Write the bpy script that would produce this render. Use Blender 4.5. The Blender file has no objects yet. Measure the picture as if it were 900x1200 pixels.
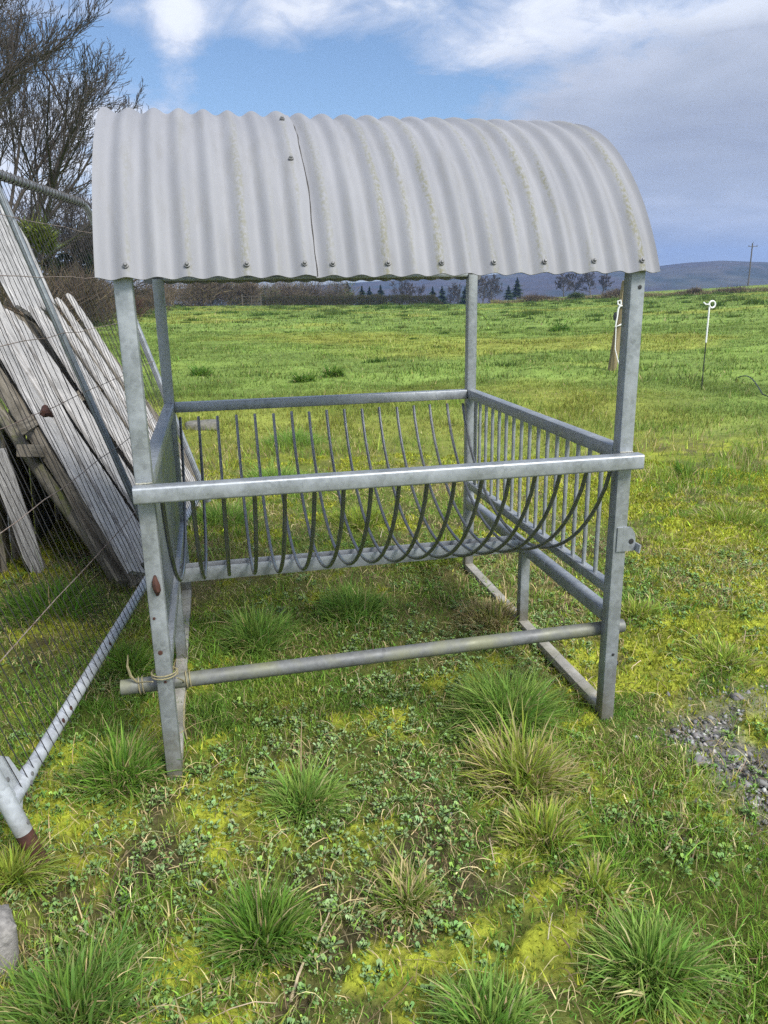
import bpy, math, random
import numpy as np
from mathutils import Vector
R_ = math.radians
rng = np.random.default_rng(7)
random.seed(7)
scene = bpy.context.scene
COL = scene.collection

# ------------------------------------------------------------------ camera (solved from the photograph)
CAM = np.array([0.2348, -2.4086, 1.6002]); YAW, PIT, ROL, FPX = 0.2101, 0.2821, -0.0175, 910.66
_F = np.array([math.sin(YAW)*math.cos(PIT), math.cos(YAW)*math.cos(PIT), -math.sin(PIT)])
_R = np.array([math.cos(YAW), -math.sin(YAW), 0.0]); _U = np.cross(_R, _F)
_R2 = math.cos(ROL)*_R + math.sin(ROL)*_U; _U2 = -math.sin(ROL)*_R + math.cos(ROL)*_U
def ray(u, v): return _F + _R2*(u-450)/FPX - _U2*(v-600)/FPX
def azel(u, v):
    d = ray(u, v); d = d/np.linalg.norm(d)
    return math.atan2(d[0], d[1]), math.asin(d[2])

# ------------------------------------------------------------------ noise
def _hash(ix, iy, s):
    h = (ix.astype(np.int64)*374761393 + iy.astype(np.int64)*668265263 + s*1442695041) & 0x7fffffff
    h = ((h ^ (h >> 13))*1274126177) & 0x7fffffff
    h = h ^ (h >> 16)
    return (h & 0xffff)/65535.0
def vnoise(x, y, s=0):
    ix = np.floor(x); iy = np.floor(y); fx = x-ix; fy = y-iy
    fx = fx*fx*(3-2*fx); fy = fy*fy*(3-2*fy)
    a = _hash(ix, iy, s); b = _hash(ix+1, iy, s); c = _hash(ix, iy+1, s); d = _hash(ix+1, iy+1, s)
    return (a*(1-fx)+b*fx)*(1-fy) + (c*(1-fx)+d*fx)*fy
def fbm(x, y, s=0, o=4):
    v = 0; a = .5; t = 0
    for i in range(o):
        v = v + a*vnoise(x*2**i+i*17.3, y*2**i-i*9.1, s+i*7); t += a; a *= .5
    return v/t
def sstep(a, b, x):
    t = np.clip((x-a)/(b-a), 0, 1); return t*t*(3-2*t)

# ------------------------------------------------------------------ terrain
_e1 = [(-400,378),(0,365),(190,359),(400,358),(540,357),(590,355.5),(640,353),(700,350.5),(775,347.5),(840,344.5),(900,341.5),(1300,322)]
_e2 = [(-400,420),(190,395),(540,375),(590,353),(640,349.5),(700,346),(775,341),(840,337.5),(900,333.5),(1300,312)]
def _prof(lst, D):
    az = []; sl = []
    for u, v in lst:
        d = ray(u, v); h = math.hypot(d[0], d[1]); az.append(math.atan2(d[0], d[1])); sl.append(1.6 + D*d[2]/h)
    return np.array(az), np.array(sl)
_a1, _z1 = _prof(_e1, 110.0); _a2, _z2 = _prof(_e2, 220.0)
def gh0(x, y):
    x = np.asarray(x, float); y = np.asarray(y, float)
    dx = x-CAM[0]; dy = y-CAM[1]; d = np.hypot(dx, dy); az = np.arctan2(dx, dy)
    z1 = np.interp(az, _a1, _z1); z2 = np.interp(az, _a2, _z2)
    w = sstep(2.6, 1.2, np.abs(az)); z1 = z1*w; z2 = z2*w
    t = np.clip(d-6, 0, 104)/104
    t = t*t/(t+.08)*1.08
    z = z1*t
    u = np.clip((d-110)/110, 0, 1); z = z*(1-u)+z2*u
    u = sstep(220, 700, d); z = z*(1-u) + (-34)*u
    return z
def gh(x, y):
    z = gh_raw(x, y)
    for fx, fy, fz in FEET:
        z = z + fz*np.exp(-((np.asarray(x, float)-fx)**2+(np.asarray(y, float)-fy)**2)/.16)
    return z
def gh_raw(x, y):
    x = np.asarray(x, float); y = np.asarray(y, float)
    d = np.hypot(x-CAM[0], y-CAM[1])
    z = gh0(x, y)
    z = z + (fbm(x*1.1, y*1.1, 3)-.5)*np.interp(d, [1, 5, 14, 80, 250], [.045, .06, .16, .22, .0])
    z = z + (fbm(x*7, y*7, 11, 3)-.5)*np.interp(d, [1, 6, 14], [.045, .03, 0])
    return z
FEET = []
FEET = [(a, b, -.012-float(gh_raw(a, b))) for a, b in ((0, 0), (1.612, 0), (0, 1.732), (1.612, 1.732))]
def ground_at(u, v):
    d = ray(u, v); lo, hi = 0.0, None; p = CAM
    t = .5
    while t < 400:
        q = CAM + d*t
        if q[2] < float(gh(q[0], q[1])): hi = t; break
        lo = t; t *= 1.01
    if hi is None: hi = 400
    for _ in range(25):
        m = (lo+hi)/2; q = CAM+d*m
        if q[2] < float(gh(q[0], q[1])): hi = m
        else: lo = m
    q = CAM+d*hi
    return np.array([q[0], q[1], float(gh(q[0], q[1]))])
def at_dist(u, v, D):
    """world point seen along pixel (u,v) at horizontal distance D"""
    d = ray(u, v); return CAM + d*(D/math.hypot(d[0], d[1]))
def on_ground(u, D):
    p = at_dist(u, 340, D); return np.array([p[0], p[1], float(gh(p[0], p[1]))])

# ground cover zones (0..1), shared by the sheet's colours and by the plants
def zones(x, y):
    d = np.hypot(x-CAM[0], y-CAM[1])
    wx = x+.35*(fbm(x*1.7, y*1.7, 61)-.5); wy = y+.35*(fbm(x*1.7+9, y*1.7, 62)-.5)
    gravel = sstep(.66, .34, np.hypot((wx-2.12)/.85, (wy+.56)/1.10)) * sstep(.30, .52, fbm(x*4.2, y*4.2, 70)+.08)
    field = sstep(6.0, 11.0, d + 5*(fbm(x*.35, y*.35, 21)-.5)*2)
    moss = sstep(.505, .63, .55*fbm(wx*2.2, wy*2.2, 31, 4) + .5*fbm(wx*7.5, wy*7.5, 32, 4) + .08*np.clip((x-1.6)/1.5, -.4, 1) + .02*(y < .3)) * (1-.85*field)
    moss = moss + sstep(.52, .62, fbm(x*.9+3, y*.9, 33)) * np.clip((x-1.5)/1.0, 0, 1) * sstep(9.5, 6, d)*sstep(.46, .66, fbm(wx*6, wy*6, 34, 4))*.75
    moss = np.clip(moss, 0, 1)
    bare = sstep(.54, .68, .6*fbm(wx*2.6+40, wy*2.6, 41, 4)+.42*fbm(wx*8, wy*8, 42, 4)) * (1-field) * .75
    weed = sstep(.46, .60, .6*fbm(wx*1.6-20, wy*1.6+5, 51, 4)+.4*fbm(wx*6, wy*6, 52, 3) + .06*(y < .2)*(x < .9)) * (1-field)
    straw = sstep(.46, .66, .6*fbm(x*.8+7, y*.8-3, 55, 4)+.4*fbm(x*3, y*2, 56, 4)+.07*(d > 4)) * sstep(22, 12, d)
    under = sstep(1.35, .75, np.hypot((x-.75)/1.0, (y-.95)/.95))
    straw = straw*(1-.75*under); bare = bare*(1-.7*under)
    moss = moss*(.45+.65*sstep(.36, .60, fbm(wx*13, wy*13, 36, 3)))
    lush = np.clip(sstep(.48, .62, fbm(x*.9, y*.9, 81, 4)), 0, 1)
    return dict(d=d, gravel=gravel, field=field, moss=moss, bare=bare, weed=weed, straw=straw, lush=lush)

# ------------------------------------------------------------------ material helpers
def new_mat(name):
    m = bpy.data.materials.new(name); m.use_nodes = True
    nt = m.node_tree; nt.nodes.clear()
    return m, nt
def N(nt, typ, **kw):
    n = nt.nodes.new(typ)
    for k, v in kw.items():
        if k.startswith('i_'):
            key = k[2:]
            key = int(key) if key.isdigit() else key.replace('_', ' ')
            n.inputs[key].default_value = v
        else: setattr(n, k, v)
    return n
def L(nt, a, b): nt.links.new(a, b)
def ramp(nt, fac, stops, interp='LINEAR'):
    r = N(nt, 'ShaderNodeValToRGB'); r.color_ramp.interpolation = interp
    e = r.color_ramp.elements
    while len(e) < len(stops): e.new(0.5)
    for el, (p, c) in zip(e, stops):
        el.position = p; el.color = (*c, 1) if len(c) == 3 else c
    L(nt, fac, r.inputs[0]); return r.outputs[0]
def noise(nt, vec, scale, detail=5, rough=.55, dist=0):
    n = N(nt, 'ShaderNodeTexNoise', i_Scale=scale, i_Detail=detail, i_Roughness=rough, i_Distortion=dist)
    if vec is not None: L(nt, vec, n.inputs['Vector'])
    return n.outputs['Fac']
def mixc(nt, fac, a, b, mode='MIX'):
    m = N(nt, 'ShaderNodeMix', data_type='RGBA', blend_type=mode)
    for s, v in ((m.inputs[0], fac), (m.inputs[6], a), (m.inputs[7], b)):
        if hasattr(v, 'links'): L(nt, v, s)
        elif isinstance(v, (int, float)): s.default_value = v
        else: s.default_value = (*v, 1)
    return m.outputs[2]
def math_(nt, op, a, b=None, clamp=False):
    n = N(nt, 'ShaderNodeMath', operation=op, use_clamp=clamp)
    for i, v in enumerate((a, b)):
        if v is None: continue
        if hasattr(v, 'links'): L(nt, v, n.inputs[i])
        else: n.inputs[i].default_value = v
    return n.outputs[0]
def finish(nt, col, rough=.6, metal=0., bump=None, bstr=.3, bdist=.01, spec=.5, transl=None):
    p = N(nt, 'ShaderNodeBsdfPrincipled')
    for s, v in (('Base Color', col), ('Roughness', rough), ('Metallic', metal), ('Specular IOR Level', spec)):
        if hasattr(v, 'links'): L(nt, v, p.inputs[s])
        elif isinstance(v, (int, float)): p.inputs[s].default_value = v
        else: p.inputs[s].default_value = (*v, 1)
    if bump is not None:
        b = N(nt, 'ShaderNodeBump', i_Strength=bstr, i_Distance=bdist); L(nt, bump, b.inputs['Height']); L(nt, b.outputs[0], p.inputs['Normal'])
    o = N(nt, 'ShaderNodeOutputMaterial'); out = p.outputs[0]
    if transl:
        t = N(nt, 'ShaderNodeBsdfTranslucent')
        if hasattr(col, 'links'): L(nt, col, t.inputs[0])
        else: t.inputs[0].default_value = (*col, 1)
        m = N(nt, 'ShaderNodeMixShader'); m.inputs[0].default_value = transl
        L(nt, out, m.inputs[1]); L(nt, t.outputs[0], m.inputs[2]); out = m.outputs[0]
    L(nt, out, o.inputs[0])
def obj_vec(nt, scale=None):
    t = N(nt, 'ShaderNodeTexCoord'); v = t.outputs['Object']
    if scale:
        m = N(nt, 'ShaderNodeMapping'); m.inputs['Scale'].default_value = scale; L(nt, v, m.inputs[0]); v = m.outputs[0]
    return v

M = {}
def mat_galv(name, base=(.29,.31,.325), stain=.5, rust=.0, algae=0., rough=.42, metal=.55, mud=.7):
    m, nt = new_mat(name); v = obj_vec(nt)
    vo = N(nt, 'ShaderNodeTexVoronoi', i_Scale=70.0); L(nt, v, vo.inputs['Vector'])
    sp = ramp(nt, vo.outputs['Color'], [(0, tuple(c*.80 for c in base)), (1, tuple(min(1, c*1.16) for c in base))])
    n1 = noise(nt, v, 9, 6, .6); c = mixc(nt, math_(nt, 'MULTIPLY', ramp(nt, n1, [(.42, (0,0,0)), (.68, (1,1,1))]), stain), sp, tuple(min(.8, c*1.5) for c in base))
    n2 = noise(nt, v, 26, 5, .65); c = mixc(nt, math_(nt, 'MULTIPLY', ramp(nt, n2, [(.55, (0,0,0)), (.72, (1,1,1))]), stain), c, (.20,.215,.215))
    if algae:
        n4 = noise(nt, v, 5, 6, .6); c = mixc(nt, math_(nt, 'MULTIPLY', ramp(nt, n4, [(.45, (0,0,0)), (.65, (1,1,1))]), algae), c, (.20,.205,.11))
    if rust:
        n3 = noise(nt, v, 13, 6, .6); c = mixc(nt, ramp(nt, n3, [(1-rust-.02, (0,0,0)), (1-rust+.02, (1,1,1))]), c, (.10,.03,.015))
    sz = N(nt, 'ShaderNodeSeparateXYZ'); L(nt, v, sz.inputs[0])
    mz = ramp(nt, math_(nt, 'ADD', sz.outputs[2], math_(nt, 'MULTIPLY', n1, .30)), [(.17, (1,1,1)), (.36, (0,0,0))])
    c = mixc(nt, math_(nt, 'MULTIPLY', mz, mud), c, (.15,.13,.085))
    r = ramp(nt, n1, [(.3, (rough-.08,)*3), (.7, (rough+.2,)*3)])
    finish(nt, c, r, metal, bump=n2, bstr=.12, bdist=.002); return m
M['galv'] = mat_galv('galvanised_steel')
M['galv_rust'] = mat_galv('galvanised_steel_with_rust', rust=.31, stain=.6)
M['bar'] = mat_galv('galvanised_bar', base=(.19,.198,.207), stain=.22, rough=.31, metal=.8)
M['sheet'] = mat_galv('galvanised_sheet', base=(.20,.225,.25), stain=.25, rough=.38, metal=.6)
M['skid'] = mat_galv('weathered_skid', mud=.35, base=(.34,.33,.30), stain=.8, rust=.2, algae=.5, rough=.65, metal=.15)
M['pipe'] = mat_galv('weathered_pipe', base=(.125,.13,.128), stain=.4, mud=0, algae=.7, rough=.55, metal=.2)
M['tube'] = mat_galv('fence_tube', base=(.40,.425,.45), stain=.35, rough=.42, metal=.3)
M['tube_dark'] = mat_galv('fence_tube_dull', base=(.20,.225,.24), stain=.2, rough=.45, metal=.4)
M['bolt'] = mat_galv('bolt_zinc', mud=0, base=(.16,.16,.16), stain=.4, rough=.55, metal=.4)
def simple(name, col, rough=.7, var=.25, scale=20, stretch=None, bump=.3, metal=0., bdist=.004, col2=None):
    m, nt = new_mat(name); v = obj_vec(nt, stretch)
    n1 = noise(nt, v, scale, 6, .6)
    a = tuple(c*(1-var) for c in col); b = col2 or tuple(min(1, c*(1+var)) for c in col)
    c = ramp(nt, n1, [(.3, a), (.7, b)])
    finish(nt, c, rough, metal, bump=n1, bstr=bump, bdist=bdist); return m
M['rust'] = simple('rust', (.055,.020,.012), .85, .5, 40)
M['wire'] = simple('wire_dark', (.045,.043,.042), .55, .3, 30, metal=.4)
M['wire_rust'] = simple('wire_rusty', (.16,.075,.04), .8, .4, 30, col2=(.3,.27,.24))
M['seam'] = simple('seam_shade_dirt', (.045,.042,.038), .95, .4, 60)
M['twine'] = simple('baler_twine', (.24,.21,.115), .9, .3, 120)
M['rope'] = simple('white_rope', (.75,.75,.72), .8, .1, 60)
M['black'] = simple('black_plastic', (.02,.02,.022), .5, .3, 30)
M['white_plastic'] = simple('white_plastic', (.72,.72,.70), .45, .08, 30)
M['concrete'] = simple('concrete', (.20,.19,.175), .95, .5, 45, bump=.8, bdist=.01)
M['stone'] = simple('stone', (.13,.125,.105), .95, .45, 18, bump=.8, bdist=.02)
M['post_wood'] = simple('field_post_wood', (.20,.16,.085), .9, .4, 14, (1,1,.12), .5)
M['bark'] = simple('bark', (.085,.072,.055), .95, .45, 6, bump=.6, bdist=.02)
M['twig'] = simple('twig_bark', (.062,.051,.042), .9, .35, 3, bump=.1)
M['stick'] = simple('dead_stick', (.36,.29,.19), .9, .35, 60, bump=.4)
M['pole_wood'] = simple('pole_wood', (.10,.085,.07), .9, .3, 3, bump=.2)
def mat_plank(name, light=(.46,.445,.425), dark=(.13,.115,.10), moss=0., thr=(.41,.60)):
    m, nt = new_mat(name)
    uv = N(nt, 'ShaderNodeTexCoord').outputs['UV']
    mp = N(nt, 'ShaderNodeMapping'); mp.inputs['Scale'].default_value = (42, 2.2, 1); L(nt, uv, mp.inputs[0])
    mp2 = N(nt, 'ShaderNodeMapping'); mp2.inputs['Scale'].default_value = (9, 3, 1); L(nt, uv, mp2.inputs[0])
    n1 = noise(nt, mp.outputs[0], 2.2, 7, .65, .6); n2 = noise(nt, mp2.outputs[0], 2.0, 6, .65)
    c = ramp(nt, n1, [(thr[0]-.12, dark), (thr[0], tuple(.55*a for a in light)), (thr[1], light)])
    c = mixc(nt, ramp(nt, n2, [(.54, (0,0,0)), (.70, (1,1,1))]), c, tuple(a*.5 for a in light))
    if moss: c = mixc(nt, ramp(nt, n2, [(.62-moss*.3, (0,0,0)), (.72-moss*.25, (1,1,1))]), c, (.10,.11,.035))
    finish(nt, c, .88, 0, bump=n1, bstr=.5, bdist=.004, spec=.2); return m
M['plank'] = mat_plank('whitewashed_plank')
M['plank_rough'] = mat_plank('flaking_white_board', (.46,.45,.435), (.10,.09,.08), thr=(.44,.62))
M['timber'] = mat_plank('old_timber', (.21,.185,.145), (.045,.038,.03))
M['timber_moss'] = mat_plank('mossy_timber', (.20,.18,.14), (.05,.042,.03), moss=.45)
def mat_vcol(name, rough=.6, transl=.3, spec=.3):
    m, nt = new_mat(name)
    a = N(nt, 'ShaderNodeAttribute', attribute_name='col')
    finish(nt, a.outputs['Color'], rough, 0, spec=spec, transl=transl); return m
M['grass'] = mat_vcol('grass_blade', .6, .42, .14)
M['leaf'] = mat_vcol('weed_leaf', .7, .22, .15)
M['straw'] = mat_vcol('dry_straw', .75, .15, .2)
M['scrub'] = mat_vcol('scrub_twigs', .9, .1, .1)
M['pebble'] = mat_vcol('gravel_stone', .85, 0, .3)
# roof sheet: pale paint with algae runs down the troughs
def mat_roof():
    m, nt = new_mat('painted_roof_sheet')
    uv = N(nt, 'ShaderNodeTexCoord').outputs['UV']
    sx = N(nt, 'ShaderNodeSeparateXYZ'); L(nt, uv, sx.inputs[0])
    def mapped(s):
        mp = N(nt, 'ShaderNodeMapping'); mp.inputs['Scale'].default_value = s; L(nt, uv, mp.inputs[0]); return mp.outputs[0]
    base = ramp(nt, noise(nt, mapped((6, 1.2, 1)), 1.5, 5, .6), [(.3, (.196,.200,.214)), (.7, (.246,.249,.262))])
    # narrow runs: a stretched noise picks lines, the trough phase keeps them off the crests, a height ramp keeps them low
    line = noise(nt, mapped((13.5, .35, 1)), 1.0, 2, .5)
    line = ramp(nt, line, [(.46, (0,0,0)), (.56, (1,1,1))])
    ph = N(nt, 'ShaderNodeMath', operation='SINE'); L(nt, math_(nt, 'MULTIPLY', sx.outputs[0], 2*math.pi/.0838), ph.inputs[0])
    ph = ramp(nt, math_(nt, 'MULTIPLY_ADD', ph.outputs[0], .5), [(.42, (0,0,0)), (.5, (1,1,1))]) if False else None
    wav = N(nt, 'ShaderNodeMath', operation='SINE'); L(nt, math_(nt, 'MULTIPLY', math_(nt, 'ADD', sx.outputs[0], math_(nt, 'MULTIPLY', noise(nt, mapped((9, 4, 1)), 1.0, 3, .5), .045)), 2*math.pi/.0838), wav.inputs[0])
    w01 = math_(nt, 'ADD', math_(nt, 'MULTIPLY', wav.outputs[0], .5), .5)
    wm = ramp(nt, w01, [(.72, (0,0,0)), (.98, (1,1,1))])
    low = ramp(nt, math_(nt, 'MULTIPLY', sx.outputs[1], 1/1.12), [(.0, (1,1,1)), (.35, (.75,.75,.75)), (.85, (.18,.18,.18))])
    right = ramp(nt, math_(nt, 'MULTIPLY', sx.outputs[0], .5), [(.1, (.5,.5,.5)), (.55, (1,1,1))])
    gr = ramp(nt, noise(nt, mapped((70, 45, 1)), 1.5, 3, .7), [(.40, (0,0,0)), (.58, (1,1,1))])
    fac = math_(nt, 'MULTIPLY', math_(nt, 'MULTIPLY', line, wm), math_(nt, 'MULTIPLY', math_(nt, 'MULTIPLY', low, right), gr))
    c = mixc(nt, math_(nt, 'MULTIPLY', fac, .9), base, (.135,.13,.055))
    # thin dark grey specks and scratches
    sc = ramp(nt, noise(nt, mapped((90, 7, 1)), 1.0, 3, .6), [(.73, (0,0,0)), (.76, (1,1,1))])
    c = mixc(nt, math_(nt, 'MULTIPLY', sc, .5), c, (.15,.145,.14))
    dirt = ramp(nt, noise(nt, mapped((22, 3.5, 1)), 1.0, 7, .7), [(.50, (0,0,0)), (.72, (1,1,1))])
    c = mixc(nt, math_(nt, 'MULTIPLY', dirt, .45), c, (.165,.16,.145))
    finish(nt, c, .62, 0, bump=noise(nt, mapped((14, 5, 1)), 2, 4, .6), bstr=.06, bdist=.01, spec=.3); return m
M['roof'] = mat_roof()

# ------------------------------------------------------------------ mesh helpers
ROOT = {}     # root name -> world location
def tag(o, label=None, cat=None, group=None, kind=None):
    if label: o['label'] = label
    if cat: o['category'] = cat
    if group: o['group'] = group
    if kind: o['kind'] = kind
    return o
def thing(name, loc, label, cat, group=None):
    o = bpy.data.objects.new(name, None); COL.objects.link(o)
    o.location = [float(c) for c in loc]; o.empty_display_size = .2
    ROOT[o.name] = np.array(loc, float)
    return tag(o, label, cat, group)
def origin_of(parent):
    p = np.zeros(3)
    while parent is not None:
        p = p + np.array(parent.location); parent = parent.parent
    return p
class MB:
    def __init__(s): s.v = []; s.f = []; s.uv = []
    def poly(s, verts, faces, uvs=None):
        b = len(s.v); s.v.extend([tuple(map(float, p)) for p in verts]); s.f.extend([tuple(b+i for i in f) for f in faces])
        s.uv.extend(uvs if uvs is not None else [(0, 0)]*len(verts))
    def sweep(s, pts, prof_fn, caps=True):
        """pts: list of (pos, right, up); prof_fn(i)-> list of (a,b)"""
        n = None; vs = []; uv = []
        acc = 0
        for i, (p, r, u) in enumerate(pts):
            if i: acc += np.linalg.norm(np.array(p)-np.array(pts[i-1][0]))
            pr = prof_fn(i); n = len(pr)
            for a, b in pr: vs.append(np.array(p)+np.array(r)*a+np.array(u)*b); uv.append((a+.37*b, acc))
        fs = []
        for i in range(len(pts)-1):
            for k in range(n):
                k2 = (k+1) % n; fs.append((i*n+k, i*n+k2, (i+1)*n+k2, (i+1)*n+k))
        if caps:
            fs.append(tuple(range(n-1, -1, -1))); fs.append(tuple((len(pts)-1)*n+k for k in range(n)))
        s.poly(vs, fs, uv)
    def frames(s, P, hint=(0, 0, 1)):
        P = [np.array(p, float) for p in P]; out = []; up = None
        for i, p in enumerate(P):
            t = (P[min(i+1, len(P)-1)]-P[max(i-1, 0)]); t = t/(np.linalg.norm(t)+1e-12)
            h = np.array(hint, float) if up is None else up
            if abs(np.dot(h, t)) > .97 and up is None: h = np.array([0, 1., 0]) if abs(t[1]) < .9 else np.array([1., 0, 0])
            r = np.cross(t, h); r = r/(np.linalg.norm(r)+1e-12); u = np.cross(r, t); up = u
            out.append((p, r, u))
        return out
    def tube(s, P, rad, n=10, caps=True, hint=(0, 0, 1)):
        fr = s.frames(P, hint); rr = rad if hasattr(rad, '__len__') else [rad]*len(P)
        s.sweep(fr, lambda i: [(rr[i]*math.cos(2*math.pi*k/n), rr[i]*math.sin(2*math.pi*k/n)) for k in range(n)], caps)
    def beam(s, p0, p1, w, h, hint=(0, 0, 1), rad=.005, cs=3):
        """rounded rectangular section; w along right, h along up"""
        rad = min(rad, w*.45, h*.45); pr = []
        for cx, cy, a0 in ((1, 1, 0), (-1, 1, 90), (-1, -1, 180), (1, -1, 270)):
            for k in range(cs):
                a = R_(a0+90*k/(cs-1)); pr.append((cx*(w/2-rad)+rad*math.cos(a), cy*(h/2-rad)+rad*math.sin(a)))
        s.sweep(s.frames([p0, p1], hint), lambda i: pr)
    def cap_disc(s, c, nrm, r, depth=.004, n=10):
        c = np.array(c, float); nrm = np.array(nrm, float); nrm /= np.linalg.norm(nrm)
        s.tube([c, c+nrm*depth*.7, c+nrm*depth], [r, r, r*.6], n)
    def dome(s, c, nrm, r, n=8):
        c = np.array(c, float); nrm = np.array(nrm, float); nrm /= np.linalg.norm(nrm)
        s.tube([c-nrm*r*.2, c+nrm*r*.25, c+nrm*r*.55, c+nrm*r*.7], [r, r*.95, r*.6, r*.15], n)
    def build(s, name, mat, parent=None, smooth=35, loc=None):
        me = bpy.data.meshes.new(name); org = origin_of(parent) if parent else (np.array(loc, float) if loc is not None else np.zeros(3))
        V = np.array(s.v, float)-org
        me.from_pydata(V.tolist(), [], s.f); me.update()
        ul = me.uv_layers.new(name='UVMap'); idx = np.zeros(len(me.loops), int); me.loops.foreach_get('vertex_index', idx)
        ul.data.foreach_set('uv', np.array(s.uv, np.float32)[idx].ravel())
        if smooth:
            me.shade_smooth(); me.set_sharp_from_angle(angle=R_(smooth))
        me.materials.append(mat); o = bpy.data.objects.new(name, me); COL.objects.link(o)
        if parent: o.parent = parent
        elif loc is not None: o.location = [float(c) for c in loc]
        return o
def np_mesh(name, V, tris=None, quads=None, col=None, mat=None, parent=None, loc=None, smooth=False):
    """big mesh straight from arrays"""
    me = bpy.data.meshes.new(name)
    org = origin_of(parent) if parent else (np.array(loc, float) if loc is not None else np.zeros(3))
    V = (V-org).astype(np.float32)
    nt_ = 0 if tris is None else len(tris); nq = 0 if quads is None else len(quads)
    me.vertices.add(len(V)); me.vertices.foreach_set('co', V.ravel())
    loops = np.concatenate([a.ravel() for a in (tris, quads) if a is not None and len(a)]).astype(np.int32)
    me.loops.add(len(loops)); me.loops.foreach_set('vertex_index', loops)
    me.polygons.add(nt_+nq)
    st = np.concatenate([np.arange(nt_)*3, nt_*3+np.arange(nq)*4]).astype(np.int32)
    me.polygons.foreach_set('loop_start', st)
    me.polygons.foreach_set('loop_total', np.concatenate([np.full(nt_, 3), np.full(nq, 4)]).astype(np.int32))
    me.update(calc_edges=True)
    if smooth: me.shade_smooth()
    if col is not None:
        a = me.attributes.new('col', 'FLOAT_COLOR', 'POINT')
        c4 = np.ones((len(V), 4), np.float32); c4[:, :3] = col; a.data.foreach_set('color', c4.ravel())
    if mat: me.materials.append(mat)
    o = bpy.data.objects.new(name, me); COL.objects.link(o)
    if parent: o.parent = parent
    elif loc is not None: o.location = [float(c) for c in loc]
    return o

# blades: each is 5 verts (quad + tri) curved, or 3 verts (far)
def blades(P, h, w, face, bdir, bend, lean=None):
    n = len(P); up = np.zeros((n, 3)); up[:, 2] = 1
    side = np.stack([np.cos(face), np.sin(face), np.zeros(n)], -1)
    bv = np.stack([np.cos(bdir), np.sin(bdir), np.zeros(n)], -1)
    def row(t, ww):
        c = P + up*(h*(t - bend**2*.28*t*t))[:, None] + bv*(h*bend*t*t*.75)[:, None]
        return c - side*(w*ww*.5)[:, None], c + side*(w*ww*.5)[:, None], c
    a0, a1, _ = row(0, .75); b0, b1, _ = row(.38, 1.0); c0, c1, _ = row(.74, .7); _, _, t = row(1.0, 0)
    V = np.stack([a0, a1, b0, b1, c0, c1, t], 1).reshape(-1, 3)
    b = np.arange(n)[:, None]*7
    Q = np.concatenate([b+np.array([[0, 1, 3, 2]]), b+np.array([[2, 3, 5, 4]])]); T = b+np.array([[4, 5, 6]])
    return V, T, Q, 7
def far_blades(P, h, w, face, bdir, bend):
    n = len(P)
    side = np.stack([np.cos(face), np.sin(face), np.zeros(n)], -1); bv = np.stack([np.cos(bdir), np.sin(bdir), np.zeros(n)], -1)
    a0 = P-side*(w*.5)[:, None]; a1 = P+side*(w*.5)[:, None]
    t = P+bv*(h*bend*.6)[:, None]; t[:, 2] += h
    V = np.stack([a0, a1, t], 1).reshape(-1, 3)
    return V, np.arange(n)[:, None]*3+np.array([[0, 1, 2]]), None, 3
def sample_ground(n, dmin, dmax, half=.66, power=1.0):
    if dmax <= 8 and half == .66: half, n, dmin = 1.05, int(n*1.5), min(dmin, .4) if dmin < 1 else dmin
    """random roots in a fan round the camera's foot, even per unit area"""
    a = YAW + rng.uniform(-half, half, n)
    d = np.sqrt(rng.uniform(dmin**2, dmax**2, n))
    return CAM[0]+np.sin(a)*d, CAM[1]+np.cos(a)*d
def vary(c, n, amt=.18, hue=.08):
    c = np.asarray(c, float); c = np.broadcast_to(c, (n, 3)).copy()
    c *= np.exp(rng.normal(0, amt, (n, 1))); c *= np.exp(rng.normal(0, hue, (n, 3))); return np.clip(c, 0, .9)

GREEN = np.array([.185,.31,.045]); YGREEN = np.array([.35,.40,.065]); DGREEN = np.array([.085,.20,.032])
OLIVE = np.array([.25,.29,.065]); STRAW = np.array([.52,.43,.22]); MOSS = np.array([.285,.315,.034]); FIELD = np.array([.148,.212,.046])
SOIL = np.array([.060,.046,.030]); BROWN = np.array([.24,.175,.095])

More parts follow.
